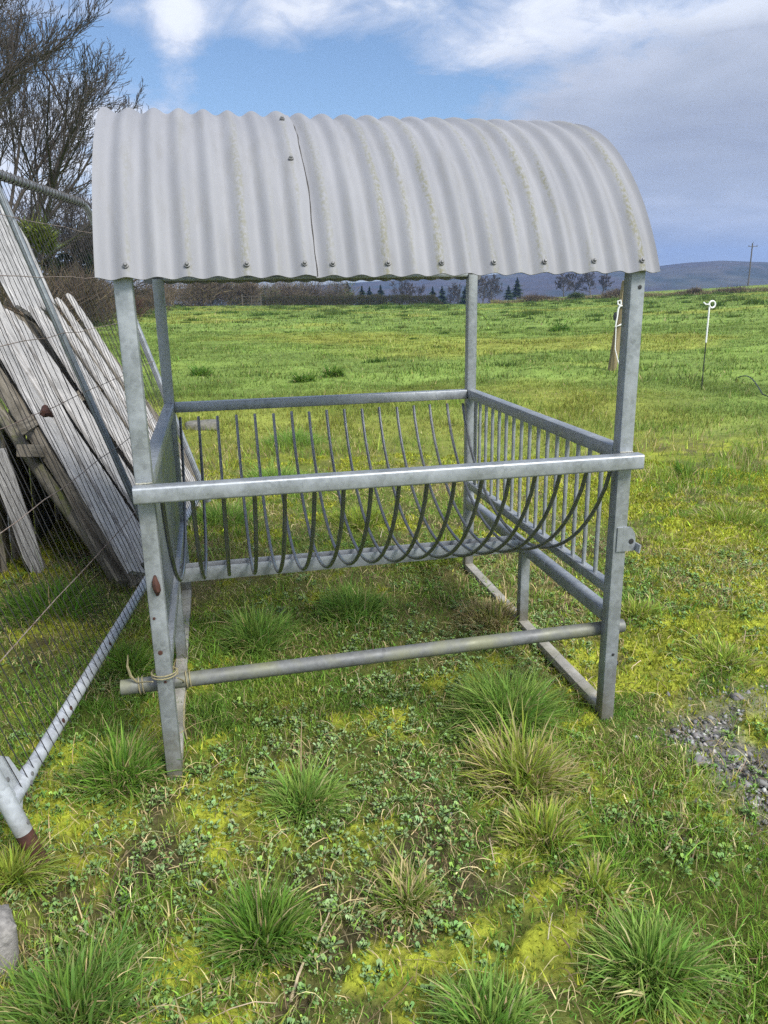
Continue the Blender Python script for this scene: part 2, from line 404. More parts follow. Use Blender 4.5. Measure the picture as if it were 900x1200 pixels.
# ------------------------------------------------------------------ ground sheet
def build_ground():
    front = np.arange(-44, 44.01, .26); rest = np.arange(49, 311.1, 5.0)
    ang = np.radians(np.concatenate([front, rest]))+YAW
    ds = [.0]; d = .35
    while d < 3000: ds.append(d); d *= 1.0125 if d < 260 else 1.06
    ds = np.array(ds[1:])
    A, Dd = np.meshgrid(ang, ds)
    x = CAM[0]+np.sin(A)*Dd; y = CAM[1]+np.cos(A)*Dd
    z = gh(x, y)
    zn = zones(x, y)
    # moss stands up in cushions
    near = sstep(9, 4, Dd)
    z = z + near*(zn['moss']*(.006+.014*fbm(x*14, y*14, 91, 3)) - zn['bare']*.012 + .012*(fbm(x*22, y*22, 95, 3)-.5))
    c = np.zeros(x.shape+(3,))
    f1 = fbm(x*9, y*9, 101, 4)[..., None]; f2 = fbm(x*.5, y*.5, 103, 4)[..., None]; f3 = fbm(x*30, y*30, 107, 3)[..., None]
    c[:] = OLIVE*.36
    c = c*(1-.5*zn['straw'][..., None]) + BROWN*1.05*.35*zn['straw'][..., None]
    c = c*(1-zn['bare'][..., None]) + SOIL*zn['bare'][..., None]
    c = c*(1-.9*zn['moss'][..., None]) + MOSS*(.7+.6*f1)*.9*zn['moss'][..., None]
    ff = zn['field'][..., None]
    fieldc = FIELD*(.62+.76*f2) + np.array([.06,.025,0])*sstep(.5, .7, fbm(x*.16, y*.16, 109, 4))[..., None]
    fieldc = fieldc*(.75+.5*fbm(x*2.2, y*1.2, 111, 4)[..., None])
    c = c*(1-ff)+fieldc*ff
    c = c*(.65+.7*f3)
    g = zn['gravel'][..., None]; c = c*(1-g)+np.array([.15,.145,.12])*(.6+.8*f3)*g
    # brown strip under the field bank, pale stubble beyond
    far = sstep(225, 420, Dd)[..., None]; c = c*(1-far)+np.array([.07,.085,.03])*far
    rows, cols = x.shape
    V = np.stack([x, y, z], -1).reshape(-1, 3)
    i = np.arange(rows-1)[:, None]*cols; j = np.arange(cols)[None]; j2 = (j+1) % cols
    Q = np.stack([i+j, i+cols+j, i+cols+j2, i+j2], -1).reshape(-1, 4)
    cen = np.array([[CAM[0], CAM[1], float(gh(CAM[0], CAM[1]))]])
    V = np.concatenate([V, cen]); k = len(V)-1
    T = np.stack([np.full(cols, k), np.arange(cols), (np.arange(cols)+1) % cols], -1)
    col = np.concatenate([c.reshape(-1, 3), OLIVE[None]*.7])
    m, nt = new_mat('ground_soil_and_turf'); a = N(nt, 'ShaderNodeAttribute', attribute_name='col'); v = obj_vec(nt)
    n1 = noise(nt, v, 60, 6, .65); n2 = noise(nt, v, 3.0, 6, .6)
    cc = mixc(nt, 1.0, a.outputs['Color'], ramp(nt, n1, [(.3, (.62,.62,.62)), (.7, (1.35,1.35,1.35))]), 'MULTIPLY')
    cc = mixc(nt, 1.0, cc, ramp(nt, n2, [(.3, (.8,.8,.8)), (.7, (1.2,1.2,1.2))]), 'MULTIPLY')
    finish(nt, cc, .95, 0, bump=n1, bstr=.7, bdist=.012, spec=.1)
    o = np_mesh('ground', V, T, Q, col, m, smooth=True); tag(o, kind='structure')
build_ground()

# ------------------------------------------------------------------ scattered ground cover (stuff)
def build_grass():
    parts = []
    def add(n, dmin, dmax, hm, wm, lod, dens=None, half=.66, bend_=.75):
        x, y = sample_ground(n, dmin, dmax, half); zn = zones(x, y)
        ed = fbm(x*3.1, y*3.1, 121, 4)
        n = len(x); keep = np.clip(.25+1.3*sstep(.38, .62, ed), 0, 1)*(1-.80*zn['bare'])*(1-.93*zn['gravel'])*(1-.55*zn['moss'])*(1-.35*zn['weed'])
        keep = keep*(1-.45*sstep(1.0, .5, x)*sstep(.35, .0, y))
        keep = np.maximum(keep, zn['field']*np.clip(.55+.9*(ed-.4), .3, 1))
        k = rng.random(n) < keep; x = x[k]; y = y[k]; ed = ed[k]; zn = {a: b[k] for a, b in zn.items()}
        n = len(x); P = np.stack([x, y, gh(x, y)-.004], -1)
        fl = zn['field']
        clump = fbm(x*1.3+5, y*1.3, 131, 4)
        h = hm*np.exp(rng.normal(0, .38, n))*(.55+1.0*sstep(.4, .68, clump)+.15*zn['lush'])*(1-.35*fl)
        for fx, fy, _ in FEET+[(-.352, -.40, 0)]: h = h*(1-.75*np.exp(-((x-fx)**2+(y-fy+.05)**2)/.025))
        w = wm*np.exp(rng.normal(0, .22, n))
        base = GREEN*(1-zn['straw'][:, None]) + YGREEN*zn['straw'][:, None]
        yel = sstep(.42, .64, fbm(x*.7, y*.7, 141, 4))[:, None]*(1-fl[:, None]); base = base*(1-.6*yel)+YGREEN*.6*yel
        lu = zn['lush'][:, None]; base = base*(1-.5*lu)+DGREEN*1.15*.5*lu
        big = fbm(x*.16, y*.16, 109, 4)
        fc = FIELD*(.72+.55*fbm(x*.5, y*.5, 103, 4)[:, None]) + np.array([.055,.02,0])*sstep(.5, .7, big)[:, None]
        base = base*(1-fl[:, None])+fc*fl[:, None]
        dead = rng.random(n) < (.07+.22*zn['straw']+.25*zn['bare'])*(1-.88*fl)
        c = vary(base, n, .34, .10); c[dead] = vary(STRAW, int(dead.sum()), .28, .06)
        f = blades if lod == 0 else far_blades
        V, T, Q, m = f(P, h, w, rng.uniform(0, math.pi, n), rng.uniform(0, 2*math.pi, n), np.clip(rng.normal(bend_, .35, n), .05, 1.75))
        parts.append((V, T, Q, np.repeat(c, m, 0)))
    add(290000, .75, 3.2, .026, .0028, 0)
    add(230000, 3.2, 6.5, .036, .0042, 0)
    add(14000, .75, 4.0, .050, .0040, 0, bend_=1.3)
    add(150000, 6.5, 14, .060, .0085, 1)
    add(150000, 14, 34, .070, .020, 1, half=.6)
    add(130000, 34, 112, .11, .060, 1, half=.58)
    add(20000, 112, 225, .16, .12, 1, half=.58)
    # coarse clumps the stock leave standing, all over the far pasture
    nc = 330; cx_, cy_ = sample_ground(nc, 14, 112, .58); k = rng.integers(0, nc, 42000); dd = np.hypot(cx_-CAM[0], cy_-CAM[1])
    r_ = (.12+.30*rng.random(nc)**2)*np.clip(dd/45, .5, 1.5)
    x = cx_[k]+rng.normal(0, .6, len(k))*r_[k]*1.4; y = cy_[k]+rng.normal(0, .6, len(k))*r_[k]; n = len(k)
    V, T, Q, m = far_blades(np.stack([x, y, gh(x, y)-.01], -1), r_[k]*.55*np.exp(rng.normal(0, .3, n)), .012+.0009*dd[k], rng.uniform(0, 3.14, n), rng.uniform(0, 6.28, n), rng.uniform(.2, 1.5, n))
    tone = rng.random(nc)[k][:, None]; parts.append((V, T, None, np.repeat(vary(np.array([.065,.13,.022])*(1-tone)+np.array([.12,.16,.04])*tone, n, .2, .06), 3, 0)))
    Vs, Ts, Qs, Cs = [], [], [], []; b = 0
    for V, T, Q, c in parts:
        Vs.append(V); Ts.append(T+b); Cs.append(c)
        if Q is not None: Qs.append(Q+b)
        b += len(V)
    o = np_mesh('grass', np.concatenate(Vs), np.concatenate(Ts), np.concatenate(Qs), np.concatenate(Cs), M['grass'])
    tag(o, 'patchy short green and straw coloured pasture grass over the whole field', 'grass', kind='stuff')
build_grass()
def build_moss():
    n = 300000; x, y = sample_ground(n, .8, 7.5); zn = zones(x, y); n = len(x)
    k = rng.random(n) < zn['moss']*(1-.7*zn['gravel']); x = x[k]; y = y[k]; n = len(x)
    P = np.stack([x, y, gh(x, y)+.004+.012*fbm(x*14, y*14, 91, 3)], -1)
    d = np.hypot(x-CAM[0], y-CAM[1])
    V, T, Q, m = far_blades(P, (.017*np.exp(rng.normal(0, .3, n))), .0062*np.exp(rng.normal(0, .25, n))*np.clip(d/2.5, .8, 2), rng.uniform(0, math.pi, n), rng.uniform(0, 6.283, n), rng.uniform(.3, 1.6, n))
    tone = fbm(x*5, y*5, 151, 3)[:, None]
    c = vary(MOSS, n, .28, .07)*(.45+1.1*tone)
    o = np_mesh('moss', V, T, None, np.repeat(c, 3, 0), M['leaf']); tag(o, 'yellow green moss cushions between the grass in the foreground', 'moss', kind='stuff')
build_moss()
def build_weeds():
    n = 23000; x, y = sample_ground(n, .8, 5.0); zn = zones(x, y); n = len(x)
    k = rng.random(n) < np.clip(zn['weed']*.62+.02, 0, 1)*(1-.6*zn['gravel']); x = x[k]; y = y[k]; d0 = zn['d'][k]
    Vs, Ts, Qs, Cs = [], [], [], []; b = 0
    n = len(x); z = gh(x, y); sz = np.minimum(.024, .0145*np.exp(rng.normal(0, .42, n))); ty = fbm(x*2, y*2, 161, 3)
    nl = 9
    for i in range(nl):
        a = 2*math.pi*i/nl*2.4 + rng.uniform(0, 6.28, n); el = rng.uniform(.05, .95, n); ln = sz*rng.uniform(.55, 1.1, n); wd = ln*rng.uniform(.42, .62, n)
        dirv = np.stack([np.cos(a)*np.cos(el), np.sin(a)*np.cos(el), np.sin(el)], -1); side = np.stack([-np.sin(a), np.cos(a), np.zeros(n)], -1)
        o0 = np.stack([x, y, z+.004+rng.uniform(0, .02, n)], -1) + dirv*(ln*.18)[:, None]
        m1 = o0+dirv*(ln*.55)[:, None]; m1[:, 2] += ln*.10
        tip = o0+dirv*ln[:, None]; tip[:, 2] -= ln*.12
        q1 = o0+dirv*(ln*.28)[:, None]; q2 = o0+dirv*(ln*.80)[:, None]
        V = np.stack([o0, q1+side*(wd*.42)[:, None], q1-side*(wd*.42)[:, None], m1, q2+side*(wd*.45)[:, None], q2-side*(wd*.45)[:, None], tip], 1).reshape(-1, 3)
        bb = b+np.arange(n)[:, None]*7
        Qs.append(np.concatenate([bb+np.array([[0, 1, 3, 2]])[:, [0, 2, 3, 1]], bb+np.array([[1, 4, 6, 3]])[:, [0, 1, 2, 3]], bb+np.array([[2, 3, 6, 5]])]))
        Vs.append(V); b += len(V)
        g1 = np.array([.19,.315,.10]); g2 = np.array([.26,.37,.16]); g3 = np.array([.24,.38,.08])
        t = sstep(.35, .65, ty)[:, None]; base = g1*(1-t)+g2*t; base[rng.random(n) < .25] = g3
        Cs.append(np.repeat(vary(base, n, .16, .06), 7, 0))
    o = np_mesh('weeds', np.concatenate(Vs), None, np.concatenate(Qs), np.concatenate(Cs), M['leaf'])
    tag(o, 'low grey green rosette weeds and clover among the moss in the foreground', 'weeds', kind='stuff')
build_weeds()
def strands(n, dmin, dmax, lm, wm, pick, cols, curl=.5):
    x, y = sample_ground(n, dmin, dmax); n = len(x); k = rng.random(n) < pick(zones(x, y)); x = x[k]; y = y[k]; n = len(x)
    a = rng.uniform(0, 6.283, n); ln = lm*np.exp(rng.normal(0, .45, n)); w = wm*np.exp(rng.normal(0, .3, n))
    cv = rng.normal(0, curl, n); lift = rng.uniform(.003, .035, n)
    rows = []
    px = x.copy(); py = y.copy()
    for i in range(5):
        t = i/4; zz = gh(px, py)+.006+lift*4*t*(1-t)+rng.uniform(0, .008, n)
        s = np.stack([-np.sin(a), np.cos(a), rng.normal(0, .4, n)], -1)*(w*.5*(1-.5*t))[:, None]
        c = np.stack([px, py, zz], -1); rows += [c-s, c+s]
        px = px+np.cos(a)*ln/4; py = py+np.sin(a)*ln/4; a = a+cv/4
    V = np.stack(rows, 1).reshape(-1, 3); b = np.arange(n)[:, None]*10
    Q = np.concatenate([b+np.array([[2*i, 2*i+1, 2*i+3, 2*i+2]]) for i in range(4)])
    ci = rng.integers(0, len(cols), n); c = vary(np.array(cols)[ci], n, .25, .05)
    return V, Q, np.repeat(c, 10, 0)
V1, Q1, C1 = strands(46000, .8, 7, .060, .0022, lambda z: .22+.5*z['straw']+.35*z['bare'], [STRAW, STRAW*.8, BROWN, BROWN*.7], .9)
V2, Q2, C2 = strands(900, .8, 5, .11, .0030, lambda z: .3+.4*z['bare'], [(.22,.16,.09), (.12,.085,.05), (.42,.34,.24)], .25)
tag(np_mesh('dead_grass', np.concatenate([V1, V2]), None, np.concatenate([Q1, Q2+len(V1)]), np.concatenate([C1, C2]), M['straw']),
    'loose straw and thin dead stalks lying on the turf', 'dead grass', kind='stuff')
def build_gravel():
    n = 30000; x = rng.uniform(1.2, 3.2, n); y = rng.uniform(-1.8, 1.0, n); zn = zones(x, y)
    k = rng.random(n) < zn['gravel']*.95; x = x[k]; y = y[k]
    n2 = 350; x2, y2 = sample_ground(n2, .8, 4); n2 = len(x2); k = rng.random(n2) < .35*zones(x2, y2)['bare']; x = np.concatenate([x, x2[k]]); y = np.concatenate([y, y2[k]])
    n = len(x); s = .0078*np.exp(rng.normal(0, .42, n)); s[rng.random(n) < .012] *= 2.3
    o = np.array([(1,0,0),(-1,0,0),(0,1,0),(0,-1,0),(0,0,1),(0,0,-1),(.7,.7,.3),(-.7,.6,.35),(.6,-.7,.4),(-.6,-.7,.3)], float)[:6]
    th = rng.uniform(0, 6.28, n); ct, st = np.cos(th), np.sin(th)
    sc = rng.uniform(.6, 1.3, (n, 6, 1)); V = o[None]*sc*np.stack([rng.uniform(.8, 1.5, n), rng.uniform(.7, 1.1, n), rng.uniform(.4, .8, n)], -1)[:, None]*s[:, None, None]
    X = V[..., 0]*ct[:, None]-V[..., 1]*st[:, None]; Y = V[..., 0]*st[:, None]+V[..., 1]*ct[:, None]
    V = np.stack([X+x[:, None], Y+y[:, None], V[..., 2]+(gh(x, y)+s*.25)[:, None]], -1).reshape(-1, 3)
    T = np.array([(0,2,4),(2,1,4),(1,3,4),(3,0,4),(2,0,5),(1,2,5),(3,1,5),(0,3,5)]); T = (np.arange(n)[:, None, None]*6+T[None]).reshape(-1, 3)
    g = rng.choice([.11, .17, .24, .36], n, p=[.25, .4, .25, .1])[:, None]*np.array([1, .98, .95])
    tag(np_mesh('gravel', V, T, None, np.repeat(vary(g, n, .15, .03), 6, 0), M['pebble']), 'loose grey gravel showing through the turf at the right edge', 'gravel', kind='stuff')
build_gravel()

# ------------------------------------------------------------------ grass tussocks (things)
def tussock(u, v, rad, h, n, label, cols=None, dead=.08, w=.0052, bend=1.0, p=None, squash=1.0, skirt=.34):
    c = ground_at(u, v) if p is None else np.array(p)
    r = rad*np.sqrt(rng.random(n)); a = rng.uniform(0, 6.283, n)
    # a tussock is a handful of uneven shoots, each leaning its own way
    ns = max(5, n//70); sa = rng.uniform(0, 6.283, ns); sr = rad*.62*np.sqrt(rng.random(ns)); si = rng.integers(0, ns, n)
    sk = rng.random(n) < skirt; ex = np.where(sk, 1.75, 1.0); ox = (np.cos(sa)[si]*sr[si]+rng.normal(0, rad*.17, n))*ex; oy = (np.sin(sa)[si]*sr[si]+rng.normal(0, rad*.17, n))*ex*squash
    x = c[0]+ox; y = c[1]+oy; rr = np.hypot(ox, oy)/rad/ex
    P = np.stack([x, y, gh(x, y)-.008], -1)
    out = np.arctan2(oy, ox)+rng.normal(0, .75, n)
    sh = np.exp(rng.normal(0, .22, ns))[si]
    hh = h*np.exp(rng.normal(0, .28, n))*(1.1-.40*np.clip(rr, 0, 1.2))*sh*np.where(sk, .45, 1.0)
    be = np.clip(.50+bend*np.clip(rr, 0, 1.3)+rng.normal(0, .38, n), .05, 1.85)
    V, T, Q, m = blades(P, hh, w*np.exp(rng.normal(0, .25, n)), rng.uniform(0, math.pi, n), out, be)
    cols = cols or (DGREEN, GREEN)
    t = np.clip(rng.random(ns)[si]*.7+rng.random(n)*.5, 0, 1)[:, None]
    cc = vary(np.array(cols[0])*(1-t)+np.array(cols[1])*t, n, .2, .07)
    dd = rng.random(n) < dead*(.5+rr); cc[dd] = vary(STRAW, int(dd.sum()), .25, .05)
    Cc = np.repeat(cc, m, 0).reshape(n, m, 3)
    tipd = (rng.random(n) < .25+dead)  # some leaves have withered straw tips
    Cc[tipd, -1] = STRAW*.8
    o = np_mesh('grass_tussock', V, T, Q, Cc.reshape(-1, 3), M['grass'], loc=c)
    return tag(o, label, 'grass tussock', 'grass tussocks round the hay feeder')
GY = (GREEN*1.2, YGREEN*1.1)
VG = (np.array([.13,.265,.042]), np.array([.28,.42,.09]))
TUS = [
 (596,845,.23,.215,2600,'big thick vivid green tussock in front of the right half of the steel pipe',VG,.03),
 (612,915,.22,.17,1500,'broad tussock streaked with yellow straw leaves just in front of the vivid green one',(GREEN,YGREEN*1.1),.38),
 (640,985,.15,.12,600,'small sprawling tussock with a few orange tips below the straw streaked tussock',(GREEN,YGREEN),.22),
 (357,945,.14,.14,1100,'round dark green tussock alone in the moss below the left half of the pipe',VG,.06),
 (308,1105,.145,.145,1200,'dark spiky tussock among yellow moss beside the fallen twig at lower middle left',(DGREEN,GREEN),.08),
 (143,912,.19,.17,1300,'green tussock with pale dead leaves between fence foot and the feeder front left leg',(DGREEN*1.1,GREEN*1.2),.16),
 (760,1135,.17,.125,1700,'large fresh green tussock in the bottom right corner of the ground',VG,.08),
 (85,1190,.23,.13,2000,'long bent grass clump filling the bottom left corner beside the concrete block',(GREEN,np.array([.12,.22,.05])),.08),
 (478,1055,.13,.10,520,'small olive tussock with dry straw right of the mossy bottom centre',(OLIVE,GREEN),.35),
 (300,750,.24,.17,1200,'wide green tussock under the left half of the hay rack',VG,.05),
 (412,720,.25,.16,1200,'wide green tussock under the middle of the hay rack',VG,.05),
 (152,785,.18,.15,800,'green tussock left of the pipe end beside the mesh panel rail',(GREEN,GREEN*1.25),.08),
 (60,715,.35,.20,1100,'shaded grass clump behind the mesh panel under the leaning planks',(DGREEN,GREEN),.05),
 (848,775,.20,.11,800,'pale yellowish tussock out on the right in line with the pipe end',GY,.2),
 (745,720,.17,.10,600,'low pale tussock just right of the bracket on the front right post',GY,.18),
 (12,1035,.10,.15,500,'narrow grass tuft at the left edge beside the rusty fence foot',(GREEN,YGREEN),.15),
 (575,725,.22,.11,900,'brown half dead tussock beside the short right leg of the feeder',(BROWN,OLIVE),.5),
 (505,655,.3,.14,900,'soft green tussock behind the trough channel towards the right',GY,.08),
 (345,520,.42,.20,1000,'tall green tussock seen through the rear bars near the second bar group from left',VG,.05),
 (320,565,.40,.18,1000,'dense green tussock seen between front rail and rear rail at left',VG,.06),
 (260,610,.35,.17,900,'green tussock close behind the left steel sheet of the feeder',VG,.06),
 (420,610,.35,.15,800,'green tussock behind the bars in the middle of the feeder',(GREEN,YGREEN),.08),
 (575,1200,.13,.13,600,'short green tuft cut by the bottom edge of the picture',VG,.06),
 (700,1040,.13,.09,420,'thin scattered tuft between gravel and the straw tinted sprawling tussock',GY,.25),
 (780,560,.45,.13,800,'wide low pale green tussock beyond the right side of the feeder',GY,.15),
 (860,610,.4,.13,700,'wide pale tussock near the right edge beyond the feeder bracket',(GREEN,YGREEN),.15),
]
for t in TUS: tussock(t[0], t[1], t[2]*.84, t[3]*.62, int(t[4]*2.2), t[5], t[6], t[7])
for i, (u, v, lab) in enumerate([(235,440,'dark tussock in the field right of the rear left post'), (355,447,'brownish dark tussock far behind the rear rail'),
        (390,440,'green hummock far behind the middle of the rear rail'), (740,405,'small dark tuft in the field beside the leaning wooden post'),
        (655,388,'flat wide tussock in the far field left of the wooden post'), (800,560,'straw tinted tussock left of the far yellow moss')]):
    d = np.hypot(*(ground_at(u, v)[:2]-CAM[:2]))
    tussock(u, v, .014*d+.05, .007*d+.04, 420, lab, (DGREEN, GREEN*.8), .05, w=.0012*d, skirt=0)

# ------------------------------------------------------------------ the hay feeder
W, D = 1.6118, 1.7325
feeder = thing('hay_feeder', (W/2, D/2, 0), 'galvanised steel hay feeder with curved rack bars under an arched corrugated roof', 'hay feeder')
PW = .052
def post(x, y, mat, bow=0):
    m = MB(); zb = float(gh(x, y))-.03
    m.beam((x, y, min(zb, -.01)), (x, y, 1.655), PW, PW, (0, 1, 0), .006)
    o = m.build('post', mat, feeder); return o
yf, yr = PW/2, D-PW/2
pFL = post(0, yf, M['galv_rust']); pFR = post(W, yf, M['galv']); pRL = post(0, yr, M['galv']); pRR = post(W, yr, M['galv'])
pFL['label'] = 'front left post with patches of rust'
m = MB(); m.beam((-.030, -.0265, 1.008), (W+.040, -.0265, 1.008), .052, .052, (0, 0, 1), .008, 4); m.build('front_rail', M['galv'], feeder)
m = MB(); m.beam((PW/2+.001, yr, 1.024), (W-PW/2-.001, yr, 1.024), .05, .05, (0, 0, 1), .006); m.build('rear_rail', M['galv'], feeder)
for x in (0, W):
    m = MB(); m.beam((x, PW+.001, 1.026), (x, D-PW-.001, 1.026), .05, .05, (0, 0, 1), .006); m.build('side_rail', M['galv'], feeder)
# eaves rails carrying the roof (front and rear) and arch hoops inside the roof
for y in (yf, yr):
    m = MB(); m.beam((PW/2+.001, y, 1.654), (W-PW/2-.001, y, 1.654), .03, .02, (0, 0, 1), .004); m.build('eaves_rail', M['galv'], feeder)
# left side: plain steel sheet
m = MB(); m.beam((.002, PW+.002, .70), (.002, D-PW-.002, .70), .004, .594, (0, 0, 1), .001); m.build('side_sheet', M['sheet'], feeder)
# right side: grille of upright bars with its lower rail
HP = .532
m = MB(); m.beam((W, PW+.001, HP-.02), (W, D-PW-.001, HP-.02), .040, .040, (0, 0, 1), .005); m.build('grille_rail', M['galv'], feeder)
m = MB(); m.beam((W, D-PW-.075, HP+.001), (W, D-PW-.075, 1.0005), .006, .05, (0, 1, 0), .001); m.build('grille_plate', M['galv'], feeder)
gb = None
for k in range(15):
    y = D-PW-.145-k*(D-2*PW-.145)/15.2
    if gb is None:
        m = MB(); m.tube([(W, y, HP-.001), (W, y, 1.002)], .0085, 10); gb = m.build('grille_bar', M['galv'], feeder); y0 = y
    else:
        o = gb.copy(); COL.objects.link(o); o.parent = feeder; o.location = (0, y-y0, 0)
# frame rails at trough height, left and right, and the trough channel between them
HM = .405
for x in (0, W):
    m = MB(); m.beam((x, PW+.001, HM), (x, D-PW-.001, HM), .050, .050, (0, 0, 1), .006); m.build('frame_rail', M['galv'], feeder)
m = MB()
yc = D/2+.045
for z, hh, y, ww in ((HM-.022, .006, yc, .058), (HM+.004, .062, yc-.0325, .006), (HM+.004, .062, yc+.0325, .006)):
    m.beam((PW/2+.001, y, z), (W-PW/2-.001, y, z), ww, hh, (0, 0, 1), .001)
m.build('trough_channel', M['galv'], feeder)
# skids on the ground and a short leg on each
for x in (0, W):
    zs = .016
    m = MB(); m.beam((x, PW+.001, zs), (x, D-PW-.001, zs), .05, .035, (0, 0, 1), .004); m.build('skid', M['skid'], feeder)
    m = MB(); m.beam((x, D/2, zs+.018), (x, D/2, HM-.0255), .045, .045, (0, 1, 0), .005); m.build('short_leg', M['galv'], feeder)
# curved rack bars
ZB, ZT, K = .462, .988, 17
def bar_curve(n=29):
    sag = ZT-ZB; hw = (D-.045)/2; Rr = (hw*hw+sag*sag)/(2*sag); th = math.asin(min(1, hw/Rr)); P = []
    for i in range(n):
        a = -th+2*th*i/(n-1); yy = D/2-.005+Rr*math.sin(a); zz = ZB+Rr*(1-math.cos(a)); 
        t = (yy-D/2)/hw; ze = ZB+sag*(1-math.sqrt(max(0, 1-min(1, abs(t))**2.0)))
        P.append((0, yy, .72*zz+.28*ze))
    return P
BC = bar_curve(); bar0 = None
for k in range(K):
    x = .045+k*(W-.085)/(K-1)+rng.normal(0, .002)
    if bar0 is None:
        m = MB(); m.tube([(x, y, z) for _, y, z in BC], .0074, 10, hint=(1, 0, 0)); bar0 = m.build('rack_bar', M['bar'], feeder); x0 = x
    else:
        o = bar0.copy(); COL.objects.link(o); o.parent = feeder; o.location = (x-x0, 0, rng.normal(0, .002)); o.rotation_euler = (rng.normal(0, .003), 0, 0)
def spots(name, mat, parent, lst, n=10):
    for c, nrm, r, dep in lst:
        m = MB(); m.cap_disc(c, nrm, r, dep, n); m.build(name, mat, parent)
def weld(a, b, sd):
    r = np.random.default_rng(sd); a = np.array(a, float); b = np.array(b, float); n = 14
    m = MB(); m.tube([a+(b-a)*i/(n-1)+r.normal(0, .0008, 3) for i in range(n)], [.0026+r.normal(0, .0005) for _ in range(n)], 6); m.build('weld', M['skid'], feeder)
for i, x in enumerate((0, W)):
    weld((x-PW/2+.002, -.0005, 1.0350), (x+PW/2-.002, -.0005, 1.0350), i); weld((x-PW/2+.002, -.0005, .9810), (x+PW/2-.002, -.0005, .9810), i+5)
    sx = 1 if x == 0 else -1
    weld((x-.022, PW+.0005, 1.0515), (x+.022, PW+.0005, 1.0515), i+9); weld((x-.022, PW+.0005, HM+.0255), (x+.022, PW+.0005, HM+.0255), i+13)
weld((PW/2+.001, yr-.022, 1.0495), (PW/2+.001, yr+.022, 1.0495), 20); weld((W-PW/2-.001, yr-.022, 1.0495), (W-PW/2-.001, yr+.022, 1.0495), 21)
# bracket welded on the front right post
m = MB(); bx = W+PW/2+.002
m.beam((W+.010, -.003, .672), (W+.010, -.003, .762), .05, .006, (0, 1, 0), .001)
prof = [(bx-.02+.0, .672), (bx+.026, .672), (bx+.030, .70), (bx+.026, .735), (bx+.012, .758), (bx-.02, .763)]
vs = [(px, -.0065, pz) for px, pz in prof]+[(px, -.0005, pz) for px, pz in prof]; nn = len(prof)
m.poly(vs, [tuple(range(nn)), tuple(range(2*nn-1, nn-1, -1))]+[(i, (i+1) % nn+0, (i+1) % nn+nn, i+nn)[::-1] for i in range(nn)])
m.poly([(a, y_, c) for y_ in (-.035, .03) for a, c in ((bx+.0275, .672), (bx+.033, .672), (bx+.037, .70), (bx+.0315, .70))], [(0, 1, 2, 3), (7, 6, 5, 4), (0, 4, 5, 1), (1, 5, 6, 2), (2, 6, 7, 3), (3, 7, 4, 0)])
br = m.build('bracket', M['galv'], feeder)
m = MB(); m.cap_disc((bx+.012, -.0068, .708), (0, -1, 0), .010, .0015, 12); m.build('hole', M['black'], br)
# dark knobs and holes on the posts, rust lump on the left one
m = MB(); m.cap_disc((W+PW/2, .02, .215), (1, 0, .1), .011, .012, 8); m.build('bung', M['black'], feeder)
spots('post_hole', M['black'], feeder, [((W+.004, -.0003, .262), (0, -1, 0), .006, .0015), ((W+.006, -.0003, 1.585), (0, -1, 0), .007, .0015)])
m = MB(); m.tube([(.006, .003, .668), (.008, -.010, .690), (.006, -.012, .705), (.004, -.008, .722), (.004, .002, .735)], [.005, .012, .013, .009, .004], 9); m.build('rust_lump', M['rust'], feeder)
spots('rust_spot', M['rust'], feeder, [((px, -.0003, pz), (0, -1, 0), r, .002) for px, pz, r in ((-.004, .468, .008), (-.012, .59, .005), (.002, .362, .005))], 7)
# roof: two overlapping corrugated sheets on an arc
RR, TH, YM, Z0 = .9622, 1.16348, .8605, 1.6318
PITCH, AMP = .0838, .0094
XL, XR, XS = -.068, 1.672, .557
def sheet(x0, x1, lift, ragged=0):
    nx = int((x1-x0)/PITCH*12)+1; ny = 61
    xs = np.linspace(x0, x1, nx); th = np.linspace(-TH, TH, ny)
    Xg, Tg = np.meshgrid(xs, th, indexing='ij')
    Xg = Xg.copy()
    wob = (vnoise(np.abs(Tg)*6+3, Tg*0, 5)-.5)*.010+(vnoise(Tg*21, Tg*0, 6)-.5)*.003
    if ragged > 0: Xg += wob*sstep(x1-.06, x1, Xg)
    top = []
    for off in (0, -.0035):
        ph = 2*np.pi*(Xg-XL)/PITCH
        rad = RR+AMP*np.cos(ph-.55*math.pi*0)*1.0+lift+off
        lo = vnoise(Xg*5+1, Tg*4, 8)*.004
        rad = rad+lo
        if ragged > 0: rad = rad+.004*sstep(x1-.05, x1, Xg)*(.4+vnoise(Tg*9, Tg*0, 15))
        hole = 0
        y = YM+rad*np.sin(Tg)*(1) - (RR*math.sin(TH)-RR*math.sin(TH))
        z = Z0-RR*math.cos(TH)+rad*np.cos(Tg)
        top.append(np.stack([Xg, y, z], -1))
    V = np.concatenate([top[0].reshape(-1, 3), top[1].reshape(-1, 3)]); n = nx*ny
    f = []
    for i in range(nx-1):
        for j in range(ny-1):
            a, b, c, d = i*ny+j, (i+1)*ny+j, (i+1)*ny+j+1, i*ny+j+1
            f.append((a, b, c, d)); f.append((n+d, n+c, n+b, n+a))
    for i in range(nx-1):
        a, b = i*ny, (i+1)*ny; f.append((b, a, n+a, n+b)); a, b = i*ny+ny-1, (i+1)*ny+ny-1; f.append((a, b, n+b, n+a))
    for j in range(ny-1):
        a, b = j, j+1; f.append((a, b, n+b, n+a)); a, b = (nx-1)*ny+j, (nx-1)*ny+j+1; f.append((b, a, n+a, n+b))
    m = MB(); uv = [(xx-XL, (TH-abs(tt))*RR) for xx, tt in zip(Xg.ravel(), Tg.ravel())]
    m.poly(V, f, uv+uv); return m
